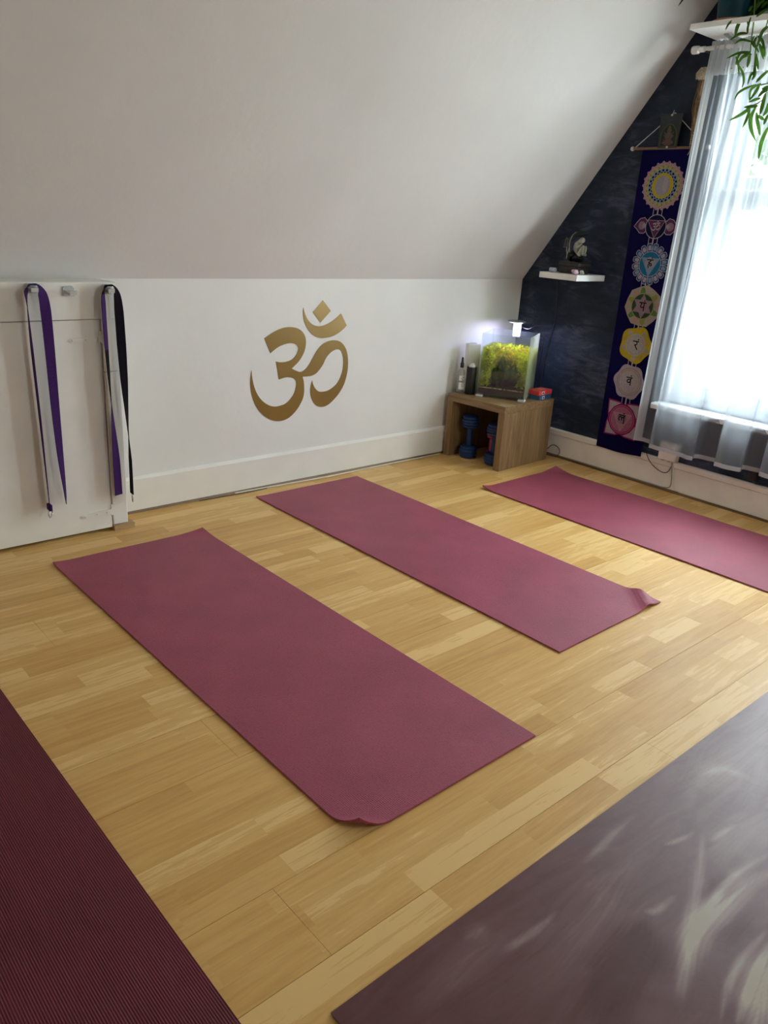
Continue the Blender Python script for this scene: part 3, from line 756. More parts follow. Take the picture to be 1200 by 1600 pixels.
M['blue_vinyl'] = plain('blue_vinyl', (.004, .028, .11, 1), .4, var=.1)
M['pink_vinyl'] = plain('pink_vinyl', (.42, .05, .16, 1), .4, var=.1)
def dumbbell(loc, lb, mt, h=.245, r=.052, rz=0.0):
    t = thing('dumbbell', lb, 'dumbbell', loc, rz, 'dumbbells stored in the oak cube')
    hh = h*.29
    for z0 in (0.0, h-hh):
        p = [(r*.72, 0)]
        for q in range(4):
            a = z0+hh*(.04+.23*q); e = z0+hh*(.04+.23*(q+1))
            rr = r*(.90 if q in (0, 3) else 1.0)
            p += [(rr*.96, a+hh*.03), (rr, a+hh*.06), (rr, e-hh*.05), (rr*.95, e-hh*.02)]
        p = [(r*.72, z0)]+p[1:]+[(r*.7, z0+hh)]
        m = MB(); m.lathe(p, seg=24); m.build('weight_head', mt, t, smooth=True)
    m = MB(); m.lathe([(.0155, hh*.98), (.0165, hh*1.2), (.0175, h/2), (.0165, h-hh*1.2), (.0155, h-hh*.98)], seg=16); m.build('handle', mt, t, smooth=True)
    return t
dumbbell(cabp(.080, .288), 'blue vinyl dumbbell standing upright at the left inside the oak cube', M['blue_vinyl'])
dumbbell(cabp(.088, .110), 'blue vinyl dumbbell standing half hidden behind the right side of the oak cube', M['blue_vinyl'], .235)
dumbbell(cabp(.165, .185), 'small pink dumbbell standing between and behind the two blue ones', M['pink_vinyl'], .175, .036)
# ------------------------------------------------------------------ aquarium on the cube
TA, TW, TD, TH, TZ = -1.08, .268, .265, .336, CH+.010
tloc = Matrix.Translation(Vector((-.487, -.164, TZ))) @ Matrix.Rotation(TA, 4, 'Z')
M['tank_glass'] = thin_glass('aquarium_glass', (.95, .98, .99, 1), .05, .03, (.75, .85, .95, 1))
M['tank_side'] = thin_glass('filmed_glass', (.93, .97, .92, 1), .05, .34, (.72, .78, .62, 1))
M['water'] = thin_glass('tinted_water', (.90, .93, .62, 1), .03)
M['soil'] = plain('black_aquarium_soil', (.012, .010, .010, 1), .9, var=.5, scale=300, bump=.5)
M['pale_gravel'] = plain('pale_gravel', (.45, .36, .2, 1), .8, var=.5, scale=300)
M['moss'] = leafy('bright_moss', (.55, .56, .03, 1), .55, .4)
M['fern'] = leafy('fern_green', (.022, .055, .008, 1), .3, .3)
M['moss_gold'] = leafy('golden_moss', (.70, .46, .03, 1), .5, .35)
M['rock'] = plain('dark_wet_rock', (.03, .032, .026, 1), .6, var=.6, scale=40, bump=.6)
tank = thing('aquarium', 'small cube glass aquarium with yellow green water on the oak cabinet', 'aquarium', tloc.translation, TA)
def tp(nm, a, b, mt, par=None, **k):
    m = MB(); m.box(a, b); return m.build(nm, mt, par or tank, **k)
t_ = .005
tp('glass_pane', (0, 0, 0), (TW, t_, TH), M['tank_glass'])
tp('glass_pane', (0, TD-t_, 0), (TW, TD, TH), M['tank_glass'])
tp('glass_pane', (0, t_+.0002, 0), (t_, TD-t_-.0002, TH), M['tank_glass'])
tp('glass_pane', (TW-t_, t_+.0002, 0), (TW, TD-t_-.0002, TH), M['tank_side'])
tp('glass_base', (t_+.0002, t_+.0002, 0), (TW-t_-.0002, TD-t_-.0002, t_), M['tank_glass'])
for u in (-.004, TW-.034):
    for v in (-.004, TD-.034):
        tp('foot', (u, v, -.0098), (u+.038, v+.038, -.0004), M['white'], bevel=.001)
WL = .262
tp('water', (t_+.001, t_+.001, t_+.001), (TW-t_-.001, TD-t_-.001, WL), M['water'])
m = MB(); nx = 26
rg = random.Random(3)
hts = [[.034+.006*rg.random()+.012*(j/9) for i in range(nx)] for j in range(10)]
vs = []; fs = []
for j in range(10):
    for i in range(nx): vs.append((t_+.002+(TW-2*t_-.004)*i/(nx-1), t_+.002+(TD-2*t_-.004)*j/9, hts[j][i]))
for j in range(9):
    for i in range(nx-1): fs.append((j*nx+i, j*nx+i+1, (j+1)*nx+i+1, (j+1)*nx+i))
m.add(vs, fs)
low = [(v[0], v[1], t_+.0015) for v in vs]
m.add([vs[i] for i in range(nx)]+[low[i] for i in range(nx)], [(i, i+nx, i+nx+1, i+1) for i in range(nx-1)])
m.add([vs[j*nx+nx-1] for j in range(10)]+[low[j*nx+nx-1] for j in range(10)], [(i, i+10, i+11, i+1) for i in range(9)])
m.add([vs[j*nx] for j in range(10)]+[low[j*nx] for j in range(10)], [(i, i+10, i+11, i+1) for i in range(9)])
m.build('soil_bed', M['soil'], tank)
m = MB()
for i in range(160):
    u = t_+.006+(TW-2*t_-.012)*rg.random(); v = t_+.003+.012*rg.random(); r = rg.uniform(.0015, .0035)
    m.lathe([(r*.5, -r), (r, 0), (r*.5, r)], (u, v, .041), 5)
m.build('gravel', M['pale_gravel'], tank, kind='stuff')
# moss growing all along the back and the sides of the tank
def leaf_cloud(m, n, box, size, seed, mi=0, dens=None):
    r = random.Random(seed)
    for _ in range(n):
        p = Vector([r.uniform(box[0][k], box[1][k]) for k in range(3)])
        if dens and not dens(p, r): continue
        d = Vector((r.gauss(0, 1), r.gauss(0, 1), r.gauss(.3, 1))).normalized()
        e = d.orthogonal().normalized(); e.rotate(Matrix.Rotation(r.uniform(0, 6.28), 3, d))
        s = size*r.uniform(.6, 1.4)
        m.add([p-d*s, p+e*s*.45, p+d*s, p-e*s*.45], [(0, 1, 2, 3)], mi)
m = MB()
leaf_cloud(m, 3000, ((.010, TD-.10, .05), (TW-.010, TD-.010, WL-.004)), .010, 1, 0)
leaf_cloud(m, 1700, ((.009, .018, .048), (.055, TD-.05, WL-.004)), .010, 2, 0)
leaf_cloud(m, 900, ((TW-.075, .06, .05), (TW-.010, TD-.05, WL-.03)), .010, 5, 0)
leaf_cloud(m, 700, ((.010, TD-.14, .05), (TW-.010, TD-.06, WL-.006)), .009, 9, 1)
o = m.build('aquatic_moss', [M['moss'], M['moss_gold']], None, kind='stuff'); o.matrix_world = tloc
tag(o, 'yellow green moss filling the water at the back of the aquarium', 'aquatic plant')
# rocks
def rock(name, loc, r, mt, seed, label, cat, squash=(1, 1, .8), par=None, group=None):
    bm = bmesh.new(); bmesh.ops.create_icosphere(bm, subdivisions=3, radius=1)
    rr = random.Random(seed)
    ax = [(Vector((rr.gauss(0, 1), rr.gauss(0, 1), rr.gauss(0, 1))).normalized(), rr.uniform(.55, .85)) for _ in range(9)]
    for v in bm.verts:
        p = v.co.normalized(); s = 1.0
        for a, q in ax:
            dd = p.dot(a)
            if dd > q: s = min(s, q/dd)
        v.co = Vector((p.x*squash[0], p.y*squash[1], p.z*squash[2]))*s*r
    zmin = min(v.co.z for v in bm.verts)
    for v in bm.verts: v.co.z -= zmin
    me = bpy.data.meshes.new(name); bm.to_mesh(me); bm.free(); me.materials.append(mt)
    o = bpy.data.objects.new(name, me); C.objects.link(o); o.location = loc
    return tag(o, label, cat, group)
rock('aquarium_rock', tloc @ Vector((.085, .085, .036)), .045, M['rock'], 5, 'dark rock at the left on the bottom of the aquarium', 'rock', (1, .8, 1.25))
rock('aquarium_rock', tloc @ Vector((.155, .10, .036)), .062, M['rock'], 8, 'widest dark rock at the right on the bottom of the aquarium', 'rock', (1, .75, 1.0))
# ferns
def fern(base, fronds, label):
    t = thing('aquatic_fern', label, 'aquatic plant', base)
    for (dx, dy, dz, ln) in fronds:
        m = MB(); d = Vector((dx, dy, dz)).normalized()
        side = d.cross(Vector((math.sin(TA), -math.cos(TA), 0))).normalized()
        pts = [d*(ln*q/10)+Vector((0, 0, -.02*(q/10)**2)) for q in range(11)]
        m.tube(pts, .0011, 4)
        for q in range(2, 22):
            f_ = q/22; p = d*(ln*f_)+Vector((0, 0, -.02*f_**2)); w = .036*math.sin(math.pi*min(1, .25+f_*.75))**.8
            for sg in (-1, 1):
                tip = p+side*(sg*w)+d*(.010)
                m.add([p, p+d*.0045+side*(sg*w*.5), tip, p-d*.001+side*(sg*w*.5)], [(0, 1, 2, 3)])
        m.build('frond', M['fern'], t)
    return t
fern(tloc @ Vector((.115, .035, .085)), [(-.10, -.02, .8, .125), (.06, 0, 1, .155), (-.45, 0, .75, .11)], 'dark fern with ladder like fronds left of the middle of the aquarium')
fern(tloc @ Vector((.170, .035, .080)), [(.25, 0, .9, .12), (.55, -.1, .6, .10), (.0, 0, 1, .10)], 'shorter dark fern at the right in the aquarium')

# clip lamp
lamp = thing('aquarium_lamp', 'slim white clip lamp shining down over the back rim of the aquarium', 'lamp', tloc @ Vector((.135, TD, TH)), TA)
M['lamp_white'] = plain('white_lamp_plastic', (.85, .85, .88, 1), .3)
M['lamp_grey'] = plain('brushed_lamp_metal', (.42, .43, .45, 1), .35, .5)
m = MB(); m.box((-.021, -.011, -.032), (.021, -.0065, .046)); m.box((-.021, .0015, -.028), (.021, .006, .046)); m.box((-.021, -.011, .040), (.021, .006, .050))
m.build('bracket', M['lamp_white'], lamp, bevel=.001)
m = MB(); m.lathe([(.046, .0515), (.050, .053), (.050, .058), (.046, .060)], (0, -.040, 0), 36); m.build('lamp_head', M['lamp_grey'], lamp, smooth=True)
m = MB(); m.lathe([(.040, .0500), (.041, .0513)], (0, -.040, 0), 36)
m.build('light_panel', glow('led_panel', (.80, .82, 1.0, 1), 3.0), lamp)
ll = bpy.data.lights.new('lamp_light', 'AREA'); ll.shape = 'DISK'; ll.size = .08; ll.energy = .46; ll.color = (.62, .60, 1.0)
lo = bpy.data.objects.new('lamp_light', ll); C.objects.link(lo); lo.parent = lamp; lo.location = (0, -.040, .0490)

# things beside the tank
M['clear'] = thin_glass('clear_plastic', (.93, .95, .95, 1), .10, .16, (.8, .82, .82, 1))
M['label_ink'] = plain('label_ink', (.05, .02, .02, 1), .6)
M['label_white'] = plain('label_white', (.75, .74, .72, 1), .6)
bt = thing('dropper_bottle', 'clear plastic bottle with a black cap against the white wall', 'bottle', (-.512, -.060, CH))
m = MB(); m.lathe([(.020, .0005), (.021, .004), (.021, .115), (.016, .130), (.009, .136), (.009, .142)], seg=24); m.build('bottle_body', M['clear'], bt, smooth=True)
m = MB(); m.lathe([(.0105, .143), (.0105, .166), (.0075, .170), (.006, .196), (.003, .200)], seg=20); m.build('cap', M['black'], bt, smooth=True)
m = MB()
for z0, z1 in ((.022, .062), (.072, .100)):
    n = 10; vs = []
    for q in range(n+1):
        a = -2.9+1.7*q/n; vs += [(.0213*math.cos(a), .0213*math.sin(a), z0), (.0213*math.cos(a), .0213*math.sin(a), z1)]
    m.add(vs, [(2*q, 2*q+2, 2*q+3, 2*q+1) for q in range(n)])
m.build('bottle_label', M['label_white'], bt)
for zz, a in ((.085, -2.2), (.078, -1.95), (.090, -1.8), (.048, -2.1), (.040, -1.9)):
    m = MB(); m.lathe([(.0026, -.0004), (.0026, .0004)], (0, 0, 0), 8, axis=0)
    ca, sa = math.cos(a), math.sin(a)
    m.v = [(.0216*ca+v[0]*ca-v[1]*sa, .0216*sa+v[0]*sa+v[1]*ca, zz+v[2]) for v in m.v]
    m.build('printed_spot', M['label_ink'], bt)

cy = thing('tissue_holder', 'tall black cylinder with a white tissue sticking out beside the aquarium', 'holder', (-.482, -.108, CH))
m = MB(); m.lathe([(.026, .0005), (.0275, .003), (.0275, .150), (.026, .153), (.024, .153), (.024, .120)], seg=32); m.build('cylinder', plain('black_paper_tube', (.006, .006, .007, 1), .45), cy, smooth=True)
m = MB(); rg = random.Random(8); vs = [(0, 0, .172)]
for ring, (r, z) in enumerate(((.010, .170), (.019, .162), (.022, .150), (.012, .128))):
    for k in range(14): vs.append((r*math.cos(k/14*6.283)*rg.uniform(.8, 1.15), r*math.sin(k/14*6.283)*rg.uniform(.8, 1.15), z+rg.uniform(-.005, .005)))
fs = [(0, 1+k, 1+(k+1) % 14) for k in range(14)]
for q in range(3): fs += [(1+q*14+k, 1+q*14+14+k, 1+q*14+14+(k+1) % 14, 1+q*14+(k+1) % 14) for k in range(14)]
m.add(vs, fs); m.build('tissue', M['label_white'], cy)
fl = thing('filter_case', 'upright white box standing between the aquarium and the wall', 'box', (-.452, -.052, CH), -.35)
m = MB(); m.box((-.02, -.020, .0005), (.060, .020, .272)); m.build('case', M['white'], fl, bevel=.004)
m = MB(); m.box((.005, -.014, .2722), (.036, .014, .2745)); m.build('lid', M['lamp_grey'], fl, bevel=.001)

M['box_blue'] = plain('blue_card', (.03, .11, .24, 1), .45); M['box_red'] = plain('red_card', (.62, .05, .045, 1), .45, var=.15, scale=14)
def card_box(loc, rz, sx, sy, sz, mt, lb, patch):
    t = thing('card_box', lb, 'box', loc, rz, 'card boxes stacked beside the aquarium')
    m = MB(); m.box((0, 0, .0004), (sx, sy, sz)); m.build('carton', mt, t, bevel=.0012)
    m = MB(); m.box((sx*.22, -.0008, sz*.18), (sx*.42, .0004, sz*.82)); m.build('paper_tag', M['label_white'], t)
    m = MB(); m.box((sx*.25, -.0012, sz*.32), (sx*.39, -.0006, sz*.62)); m.build('printed_bar', M['label_ink'], t)
    m = MB(); m.box((sx*.35, sy*.25, sz-.0002), (sx*.75, sy*.7, sz+.0008)); m.build('cover_print', patch, t)
    return t
M['pale_red'] = plain('pale_red_print', (.72, .28, .24, 1), .45); M['pale_blue'] = plain('pale_blue_print', (.10, .22, .38, 1), .45)
card_box(cabp(.318, .010, CH), CR+.06, .122, .072, .025, M['box_blue'], 'flat dark blue card box at the bottom of the stack beside the aquarium', M['pale_blue'])
card_box(cabp(.310, .012, CH+.0262), CR+.02, .128, .076, .025, M['box_red'], 'flat red card box on top of the blue one beside the aquarium', M['pale_red'])

def cable(name, label, pts, r, mt, n=8):
    m = MB(); m.tube(catmull(pts, n), r, 6)
    o = m.build(name, mt, None, smooth=True)
    return tag(o, label, 'cable')
M['cable_w'] = plain('white_cable_pvc', (.68, .62, .5, 1), .45)
M['cable_g'] = plain('grey_cable_pvc', (.33, .29, .24, 1), .5)
cable('lamp_cable', 'thin black cable arching out of the aquarium and down behind it',
      [tloc @ Vector(p) for p in ((.160, TD+.012, TH+.020), (.20, TD-.006, TH+.016), (.245, TD-.01, TH+.040), (.285, TD-.005, TH+.02), (.290, TD-.004, TH-.12), (.286, TD-.006, .15), (.284, TD-.008, .02))], .0022, M['black'])
cable('fountain_cable', 'black cable running down the dark wall from the floating shelf',
      [(-.005, -.252, 1.012), (-.005, -.258, .95), (-.006, -.268, .86), (-.006, -.268, .74), (-.006, -.252, .65), (-.008, -.240, .56), (-.010, -.235, .45), (-.012, -.24, .36), (-.02, -.26, .2)], .0022, M['black'])
cable('cable_loop', 'black cable loop leaning on the baseboard beside the oak cube',
      [(-.03, -.33, .004), (-.028, -.36, .040), (-.027, -.385, .066), (-.027, -.412, .070), (-.028, -.440, .055), (-.030, -.446, .030), (-.032, -.425, .008), (-.034, -.39, .004), (-.036, -.345, .0035)], .0022, M['black'])
cable('floor_cable', 'cream cable lying along the foot of the white knee wall',
      [(-.60, -.030, .0035), (-.78, -.030, .0035), (-1.0, -.032, .0035), (-1.2, -.036, .0035), (-1.4, -.042, .0035), (-1.6, -.036, .0035), (-1.80, -.026, .0035), (-1.95, -.022, .0035)], .0032, M['cable_w'])
cable('floor_cable', 'thin dark wire on the floor at the left end of the knee wall baseboard',
      [(-1.78, -.034, .0022), (-1.9, -.038, .0022), (-2.02, -.030, .0022), (-2.14, -.026, .0022)], .0018, M['black'])

# ------------------------------------------------------------------ floating shelf with ornament
SZ = 1.041
sh = MB(); sh.box((-.25, -.556, 1.011), (-.0005, -.313, SZ))
o = sh.build('floating_shelf', M['white'], None, bevel=.0015)
tag(o, 'small white floating shelf on the dark wall with the fountain on it', 'shelf')
M['dark_stone'] = plain('dark_brown_stone', (.030, .022, .020, 1), .6, var=.4, scale=60, bump=.5)
M['black_stone'] = plain('black_stone', (.010, .011, .012, 1), .5, var=.4, scale=70, bump=.6)
M['fig'] = plain('grey_stone_figure', (.27, .27, .22, 1), .6, var=.15, scale=60)
M['dark_leaf'] = plain('dark_green_bronze_leaf', (.006, .016, .013, 1), .5, var=.3, spec=.3)
M['brass'] = plain('aged_brass', (.13, .105, .055, 1), .5, .5)
ft = thing('table_fountain', 'dark table fountain with a grey crouching figure under a big leaf', 'ornament', (-.125, -.440, SZ))
def fy(p): return -(p-.0)     # along the wall, right is -y
m = MB(); m.prism([(-.060, .0005), (.060, .0005), (.060, .030), (.052, .036), (-.052, .036), (-.060, .030)], 0, -.05, .05); m.build('base', M['dark_stone'], ft, bevel=.003)
m = MB(); m.prism([(-.064, .0365), (.064, .0365), (.066, .052), (.060, .060), (-.060, .060), (-.066, .052)], 0, -.056, .056); m.build('basin', M['dark_stone'], ft, bevel=.004)
def rockpart(name, c, r, sq, mt, seed):
    o = rock(name, c, r, mt, seed, '', '', sq); del o['label']; del o['category']; o.parent = ft
rockpart('rock', (0, .032, .058), .030, (1.0, .95, 1.1), M['black_stone'], 21)
rockpart('rock', (-.005, -.024, .058), .032, (1.0, 1.15, .60), M['black_stone'], 23)
rockpart('rock', (.018, .010, .058), .026, (1.0, .8, 2.3), M['black_stone'], 25)
# crouching figure: one skinned body
def skinned(name, verts, edges, radii, mt, par, root=0, sub=2):
    me = bpy.data.meshes.new(name); me.from_pydata(verts, edges, []); me.update(); me.materials.append(mt)
    o = bpy.data.objects.new(name, me); C.objects.link(o); o.parent = par
    sk = o.modifiers.new('skin', 'SKIN'); sk.use_smooth_shade = True
    sv = me.skin_vertices[0].data if len(me.skin_vertices) else None
    if sv is None:
        bm = bmesh.new(); bm.from_mesh(me); bm.verts.layers.skin.verify(); bm.to_mesh(me); bm.free(); sv = me.skin_vertices[0].data
    for i, r in enumerate(radii): sv[i].radius = (r, r); sv[i].use_root = (i == root)
    ss = o.modifiers.new('sub', 'SUBSURF'); ss.levels = sub; ss.render_levels = sub
    return o
def F(x, yr, z): return (x, -yr, z)          # yr: to the right along the wall
V_ = [F(-.012, .012, .100), F(-.012, .004, .122), F(-.012, .006, .146), F(-.012, .020, .160), F(-.014, .030, .166), F(-.016, .040, .170), F(-.018, .055, .171),
      F(-.028, .014, .148), F(-.036, .022, .126), F(-.030, .038, .140), F(-.026, .050, .154),
      F(-.020, .032, .098), F(-.022, .058, .144), F(-.022, .054, .105), F(-.026, .068, .097),
      F(-.004, .030, .098), F(.002, .056, .142), F(.002, .052, .103), F(-.002, .066, .095)]
E_ = [(0, 1), (1, 2), (2, 3), (3, 4), (4, 5), (5, 6), (2, 7), (7, 8), (8, 9), (9, 10), (0, 11), (11, 12), (12, 13), (13, 14), (0, 15), (15, 16), (16, 17), (17, 18)]
R_ = [.021, .020, .018, .011, .013, .0175, .010, .010, .0075, .006, .005, .012, .0095, .007, .006, .012, .0095, .007, .006]
skinned('crouching_figure', V_, E_, R_, M['fig'], ft)['label'] = 'grey crouching figure resting its head on its knee'
m = MB(); cl = []                                 # the leaf roof, a cupped blade
for i in range(13):
    s = i/12; yr = -.018+.092*s; wd = .030*math.sin(math.pi*min(1, .12+.88*s))**.7+.001
    z = .203+.014*math.sin(math.pi*s*.9)+.006*s
    cl.append([F(-.01-wd, yr, z-.026*wd/.03), F(-.01-wd*.45, yr, z-.004), F(-.01, yr, z-.002), F(-.01+wd*.45, yr, z-.004), F(-.01+wd, yr, z-.026*wd/.03)])
vs = [p for r in cl for p in r]; vs2 = [(p[0], p[1], p[2]-.003) for p in vs]
fs = [(i*5+j, i*5+j+1, i*5+j+6, i*5+j+5) for i in range(12) for j in range(4)]; nn = len(vs)
rim = [i*5 for i in range(13)]+[60+j for j in range(1, 5)]+[i*5+4 for i in range(11, -1, -1)]+[3, 2, 1]
m.add(vs+vs2, fs+[tuple(q+nn for q in reversed(f_)) for f_ in fs]+[(rim[i], rim[(i+1) % len(rim)], rim[(i+1) % len(rim)]+nn, rim[i]+nn) for i in range(len(rim))])
m.build('leaf_roof', M['dark_leaf'], ft, smooth=True)
m = MB(); m.tube(catmull([F(-.01, -.012, .207), F(-.015, -.026, .190), F(-.02, -.033, .165), F(-.02, -.034, .140), F(-.02, -.026, .105)], 6), .0024, 6); m.build('leaf_stem', M['fig'], ft, smooth=True)
m = MB()
m.tube(catmull([F(-.03, -.058, .132), F(-.03, -.056, .165), F(-.03, -.050, .178), F(-.03, -.042, .165), F(-.03, -.042, .132)], 5), .0022, 6)
m.tube([F(-.03, -.066, .130), F(-.03, -.036, .130)], .0024, 6)
m.build('brass_frame', M['brass'], ft, smooth=True)
m = MB(); m.tube(catmull([F(-.034, -.040, .130), F(-.040, -.032, .112), F(-.044, -.024, .095), F(-.046, -.023, .075)], 5), .0022, 6); m.tube(catmull([F(-.034, -.024, .128), F(-.040, -.022, .112), F(-.044, -.024, .095)], 5), .002, 6)
m.build('trickle', M['fig'], ft, smooth=True)

M['rose_q'] = plain('rose_quartz', (.48, .34, .40, 1), .25, var=.25, scale=90)
M['pale_q'] = plain('pale_crystal', (.50, .49, .42, 1), .3, var=.2, scale=90)
rock('crystal', (-.222, -.520, SZ), .021, M['rose_q'], 31, 'pinkish faceted crystal at the front of the white floating shelf', 'crystal', (1, 1, .85), group=None)
rock('crystal', (-.175, -.529, SZ), .015, M['pale_q'], 33, 'pale yellowish crystal beside the pink one near the shelf end', 'crystal', (1, 1.1, .85))
bl = thing('tealight_cup', 'small grey white cup lying at the left end of the floating shelf', 'cup', (-.215, -.372, SZ+.0125), 0)
m = MB(); m.lathe([(.0118, -.017), (.0125, .0), (.0122, .017), (.0105, .017), (.010, -.010)], seg=20, axis=1); m.build('cup_wall', plain('grey_white_ceramic', (.34, .36, .42, 1), .4), bl, smooth=True)
m = MB(); m.lathe([(.0085, .012), (.0095, .0172), (.006, .021), (.002, .023)], seg=14, axis=1); m.build('dark_plug', M['black_stone'], bl, smooth=True)
m = MB(); m.prism([(-.010, .0003), (.012, .0003), (.004, .045), (-.004, .058), (-.012, .040)], 0, -.008, .008)
o = m.build('slate_piece', M['black_stone'], None, bevel=.002); o.location = (-.13, -.362, SZ)
tag(o, 'dark pointed slate piece left of the fountain base', 'stone')

# ------------------------------------------------------------------ purple banner with seven emblems
BX, BYC = -.0275, -.822
bn = thing('wall_banner', 'long purple wall banner with seven colourful emblems beside the curtain', 'banner', (BX, BYC, .150))
M['banner'] = plain('violet_cloth', (.0035, .002, .04, 1), .9, var=.12, scale=120, spec=.08)
m = MB(); nz = 40; ny = 10; vs = []; 
for j in range(nz+1):
    for i in range(ny+1):
        yy = .140-.280*i/ny; zz = (1.664-.150)*j/nz
        if j == 0: zz += -.006*math.sin(math.pi*i/ny)+.006*i/ny-.012
        vs.append((.003*math.sin(i*.9+j*.12)*(1-j/nz)-.0, yy, zz))
n1 = len(vs); fs = [(j*(ny+1)+i, j*(ny+1)+i+1, (j+1)*(ny+1)+i+1, (j+1)*(ny+1)+i) for j in range(nz) for i in range(ny)]
bd = [i for i in range(ny+1)]+[(j*(ny+1)+ny) for j in range(1, nz+1)]+[nz*(ny+1)+i for i in range(ny-1, -1, -1)]+[j*(ny+1) for j in range(nz-1, 0, -1)]
m.add(vs+[(v[0]+.0015, v[1], v[2]) for v in vs], fs+[tuple(q+n1 for q in reversed(f_)) for f_ in fs]+[(bd[i], bd[(i+1) % len(bd)], bd[(i+1) % len(bd)]+n1, bd[i]+n1) for i in range(len(bd))])
m.build('cloth', M['banner'], bn, smooth=True)
m = MB(); m.tube([(.002, .192, 1.505), (.002, -.192, 1.505)], .0065, 10); m.build('dowel', M['brown_trim_y'], bn, smooth=True)
for s_ in (1, -1):
    m = MB(); m.lathe([(.006, 0), (.010, .004), (.011, .010), (.008, .016)], (.002, s_*.192, 1.505), 12, axis=1)
    if s_ < 0: m.v = [(v[0], -.384-v[1], v[2]) for v in m.v]
    m.build('dowel_knob', M['pale_q'], bn, smooth=True)
m = MB(); m.tube([(.004, .188, 1.510), (.010, .004, 1.660)], .0022, 5); m.tube([(.010, .004, 1.660), (.004, -.188, 1.510)], .0022, 5)
m.build('hanging_cord', M['hook'], bn)

PAL = {'line': (.56, .50, .54), 'pink': (.58, .26, .32), 'rose': (.48, .16, .26), 'yellow': (.62, .46, .03), 'olive': (.36, .34, .08), 'green': (.14, .26, .06), 'dgreen': (.045, .085, .035), 'navy': (.008, .008, .045),
       'grey': (.40, .37, .42), 'plum': (.13, .035, .11), 'mauve': (.36, .22, .27), 'blue': (.03, .11, .27), 'lblue': (.26, .36, .50), 'teal': (.02, .19, .36), 'cream': (.52, .46, .42), 'peach': (.52, .33, .25),
       'lilac': (.50, .42, .46), 'magenta': (.36, .02, .14), 'black': (.012, .008, .014), 'ltan': (.46, .38, .30), 'gold': (.55, .38, .06)}
PK = list(PAL); PM = [plain('banner_'+k, tuple(q*.62 for q in c)+(1,), .85, var=.10, scale=140, spec=.1) for k, c in PAL.items()]
class Art:
    """flat print: u to the right (along -y), v up, each layer a hair in front of the last"""
    def __init__(s): s.m = MB(); s.k = 0
    def poly(s, P, col, keep=False):
        from mathutils.geometry import tessellate_polygon
        if not keep: s.k += 1
        x = -.0035-.00022*s.k
        Q = [Vector((p[0], p[1], 0)) for p in P]; tr = tessellate_polygon([Q])
        s.m.add([(x, -p.x, p.y) for p in Q], [tuple(t) for t in tr], PK.index(col))
    def disc(s, c, r, col, n=36, keep=False): s.poly([(c[0]+r*math.cos(2*math.pi*i/n), c[1]+r*math.sin(2*math.pi*i/n)) for i in range(n)], col, keep)
    def line(s, P, w, col, closed=False, keep=False):
        if not keep: s.k += 1
        x = -.0035-.00022*s.k; P = [Vector((p[0], p[1])) for p in P]; n = len(P); vs = []
        for i in range(n):
            a = P[i-1] if (closed or i) else P[i]; b = P[(i+1) % n] if (closed or i < n-1) else P[i]
            t = (b-a); t = t.normalized() if t.length else Vector((1, 0)); nn = Vector((-t.y, t.x))*w/2
            vs += [(x, -(P[i].x+nn.x), P[i].y+nn.y), (x, -(P[i].x-nn.x), P[i].y-nn.y)]
        s.m.add(vs, [(2*i, 2*i+1, (2*i+3) % (2*n), (2*i+2) % (2*n)) for i in range(n if closed else n-1)], PK.index(col))
    def ring(s, c, r, w, col, n=40): s.line([(c[0]+r*math.cos(2*math.pi*i/n), c[1]+r*math.sin(2*math.pi*i/n)) for i in range(n)], w, col, True)
def petal(c, a, r0, r1, half, tip=.0, n=7, pw=2.4):
    """petal outline about angle a from radius r0 to r1"""
    P = []
    for i in range(-n, n+1):
        t = i/n; rr = r0+(r1-r0)*(1-abs(t)**pw)+tip*max(0, 1-abs(t)*4); P.append((c[0]+rr*math.cos(a+half*t), c[1]+rr*math.sin(a+half*t)))
    return P+[(c[0]+r0*.98*math.cos(a), c[1]+r0*.98*math.sin(a))]
GL = {'ham': [[(-.9, .8), (.9, .8)], [(.1, .8), (.1, .45), (-.35, .2), (-.1, .0), (.35, -.1), (.5, -.4), (.2, -.55), (-.1, -.35)], [(.0, -.05), (-.4, -.35), (-.35, -.75), (-.2, -1.1)]],
      'yam': [[(-.9, .8), (.9, .8)], [(-.45, .8), (-.25, .45), (-.45, .15), (-.35, -.2), (.1, -.25), (.4, .0)], [(.4, .8), (.4, -1.05)]],
      'ram': [[(-.9, .8), (.7, .8)], [(.0, .8), (.2, .45), (.05, .1), (-.45, .0)], [(-.3, .05), (.0, -.4), (.45, -1.0)]],
      'vam': [[(-.8, .8), (.9, .8)], [(.45, .8), (.45, -1.05)], [(.45, .1), (.2, .35), (-.2, .35), (-.45, .05), (-.3, -.35), (.05, -.4), (.3, -.15), (.45, .1)]],
      'lam': [[(-.9, .8), (.9, .8)], [(.6, .8), (.6, -1.05)], [(.6, .25), (.3, .4), (.05, .15), (.05, -.35)], [(.05, .15), (-.2, .45), (-.6, .35), (-.7, -.1), (-.45, -.45)]]}
def glyph(A, key, c, s, col='black', w=.2):
    for P in GL[key]:
        Q = [Vector((p[0], p[1], 0)) for p in P]; Q = catmull(Q, 4) if len(Q) > 2 else Q
        A.line([(c[0]+p.x*s, c[1]+p.y*s) for p in Q], w*s*1.3, col)
    A.disc((c[0]+.45*s, c[1]+1.25*s), .17*s, col, 10)
def tri(r, a0=-math.pi/2): return [(r*math.cos(a0+k*2*math.pi/3), r*math.sin(a0+k*2*math.pi/3)) for k in range(3)]
LW = .0035
def put(A, cy, cz, label):
    o = A.m.build('emblem', PM, bn); o.location = (0, cy-BYC, cz-.150); o['label'] = label
O = (0, 0)
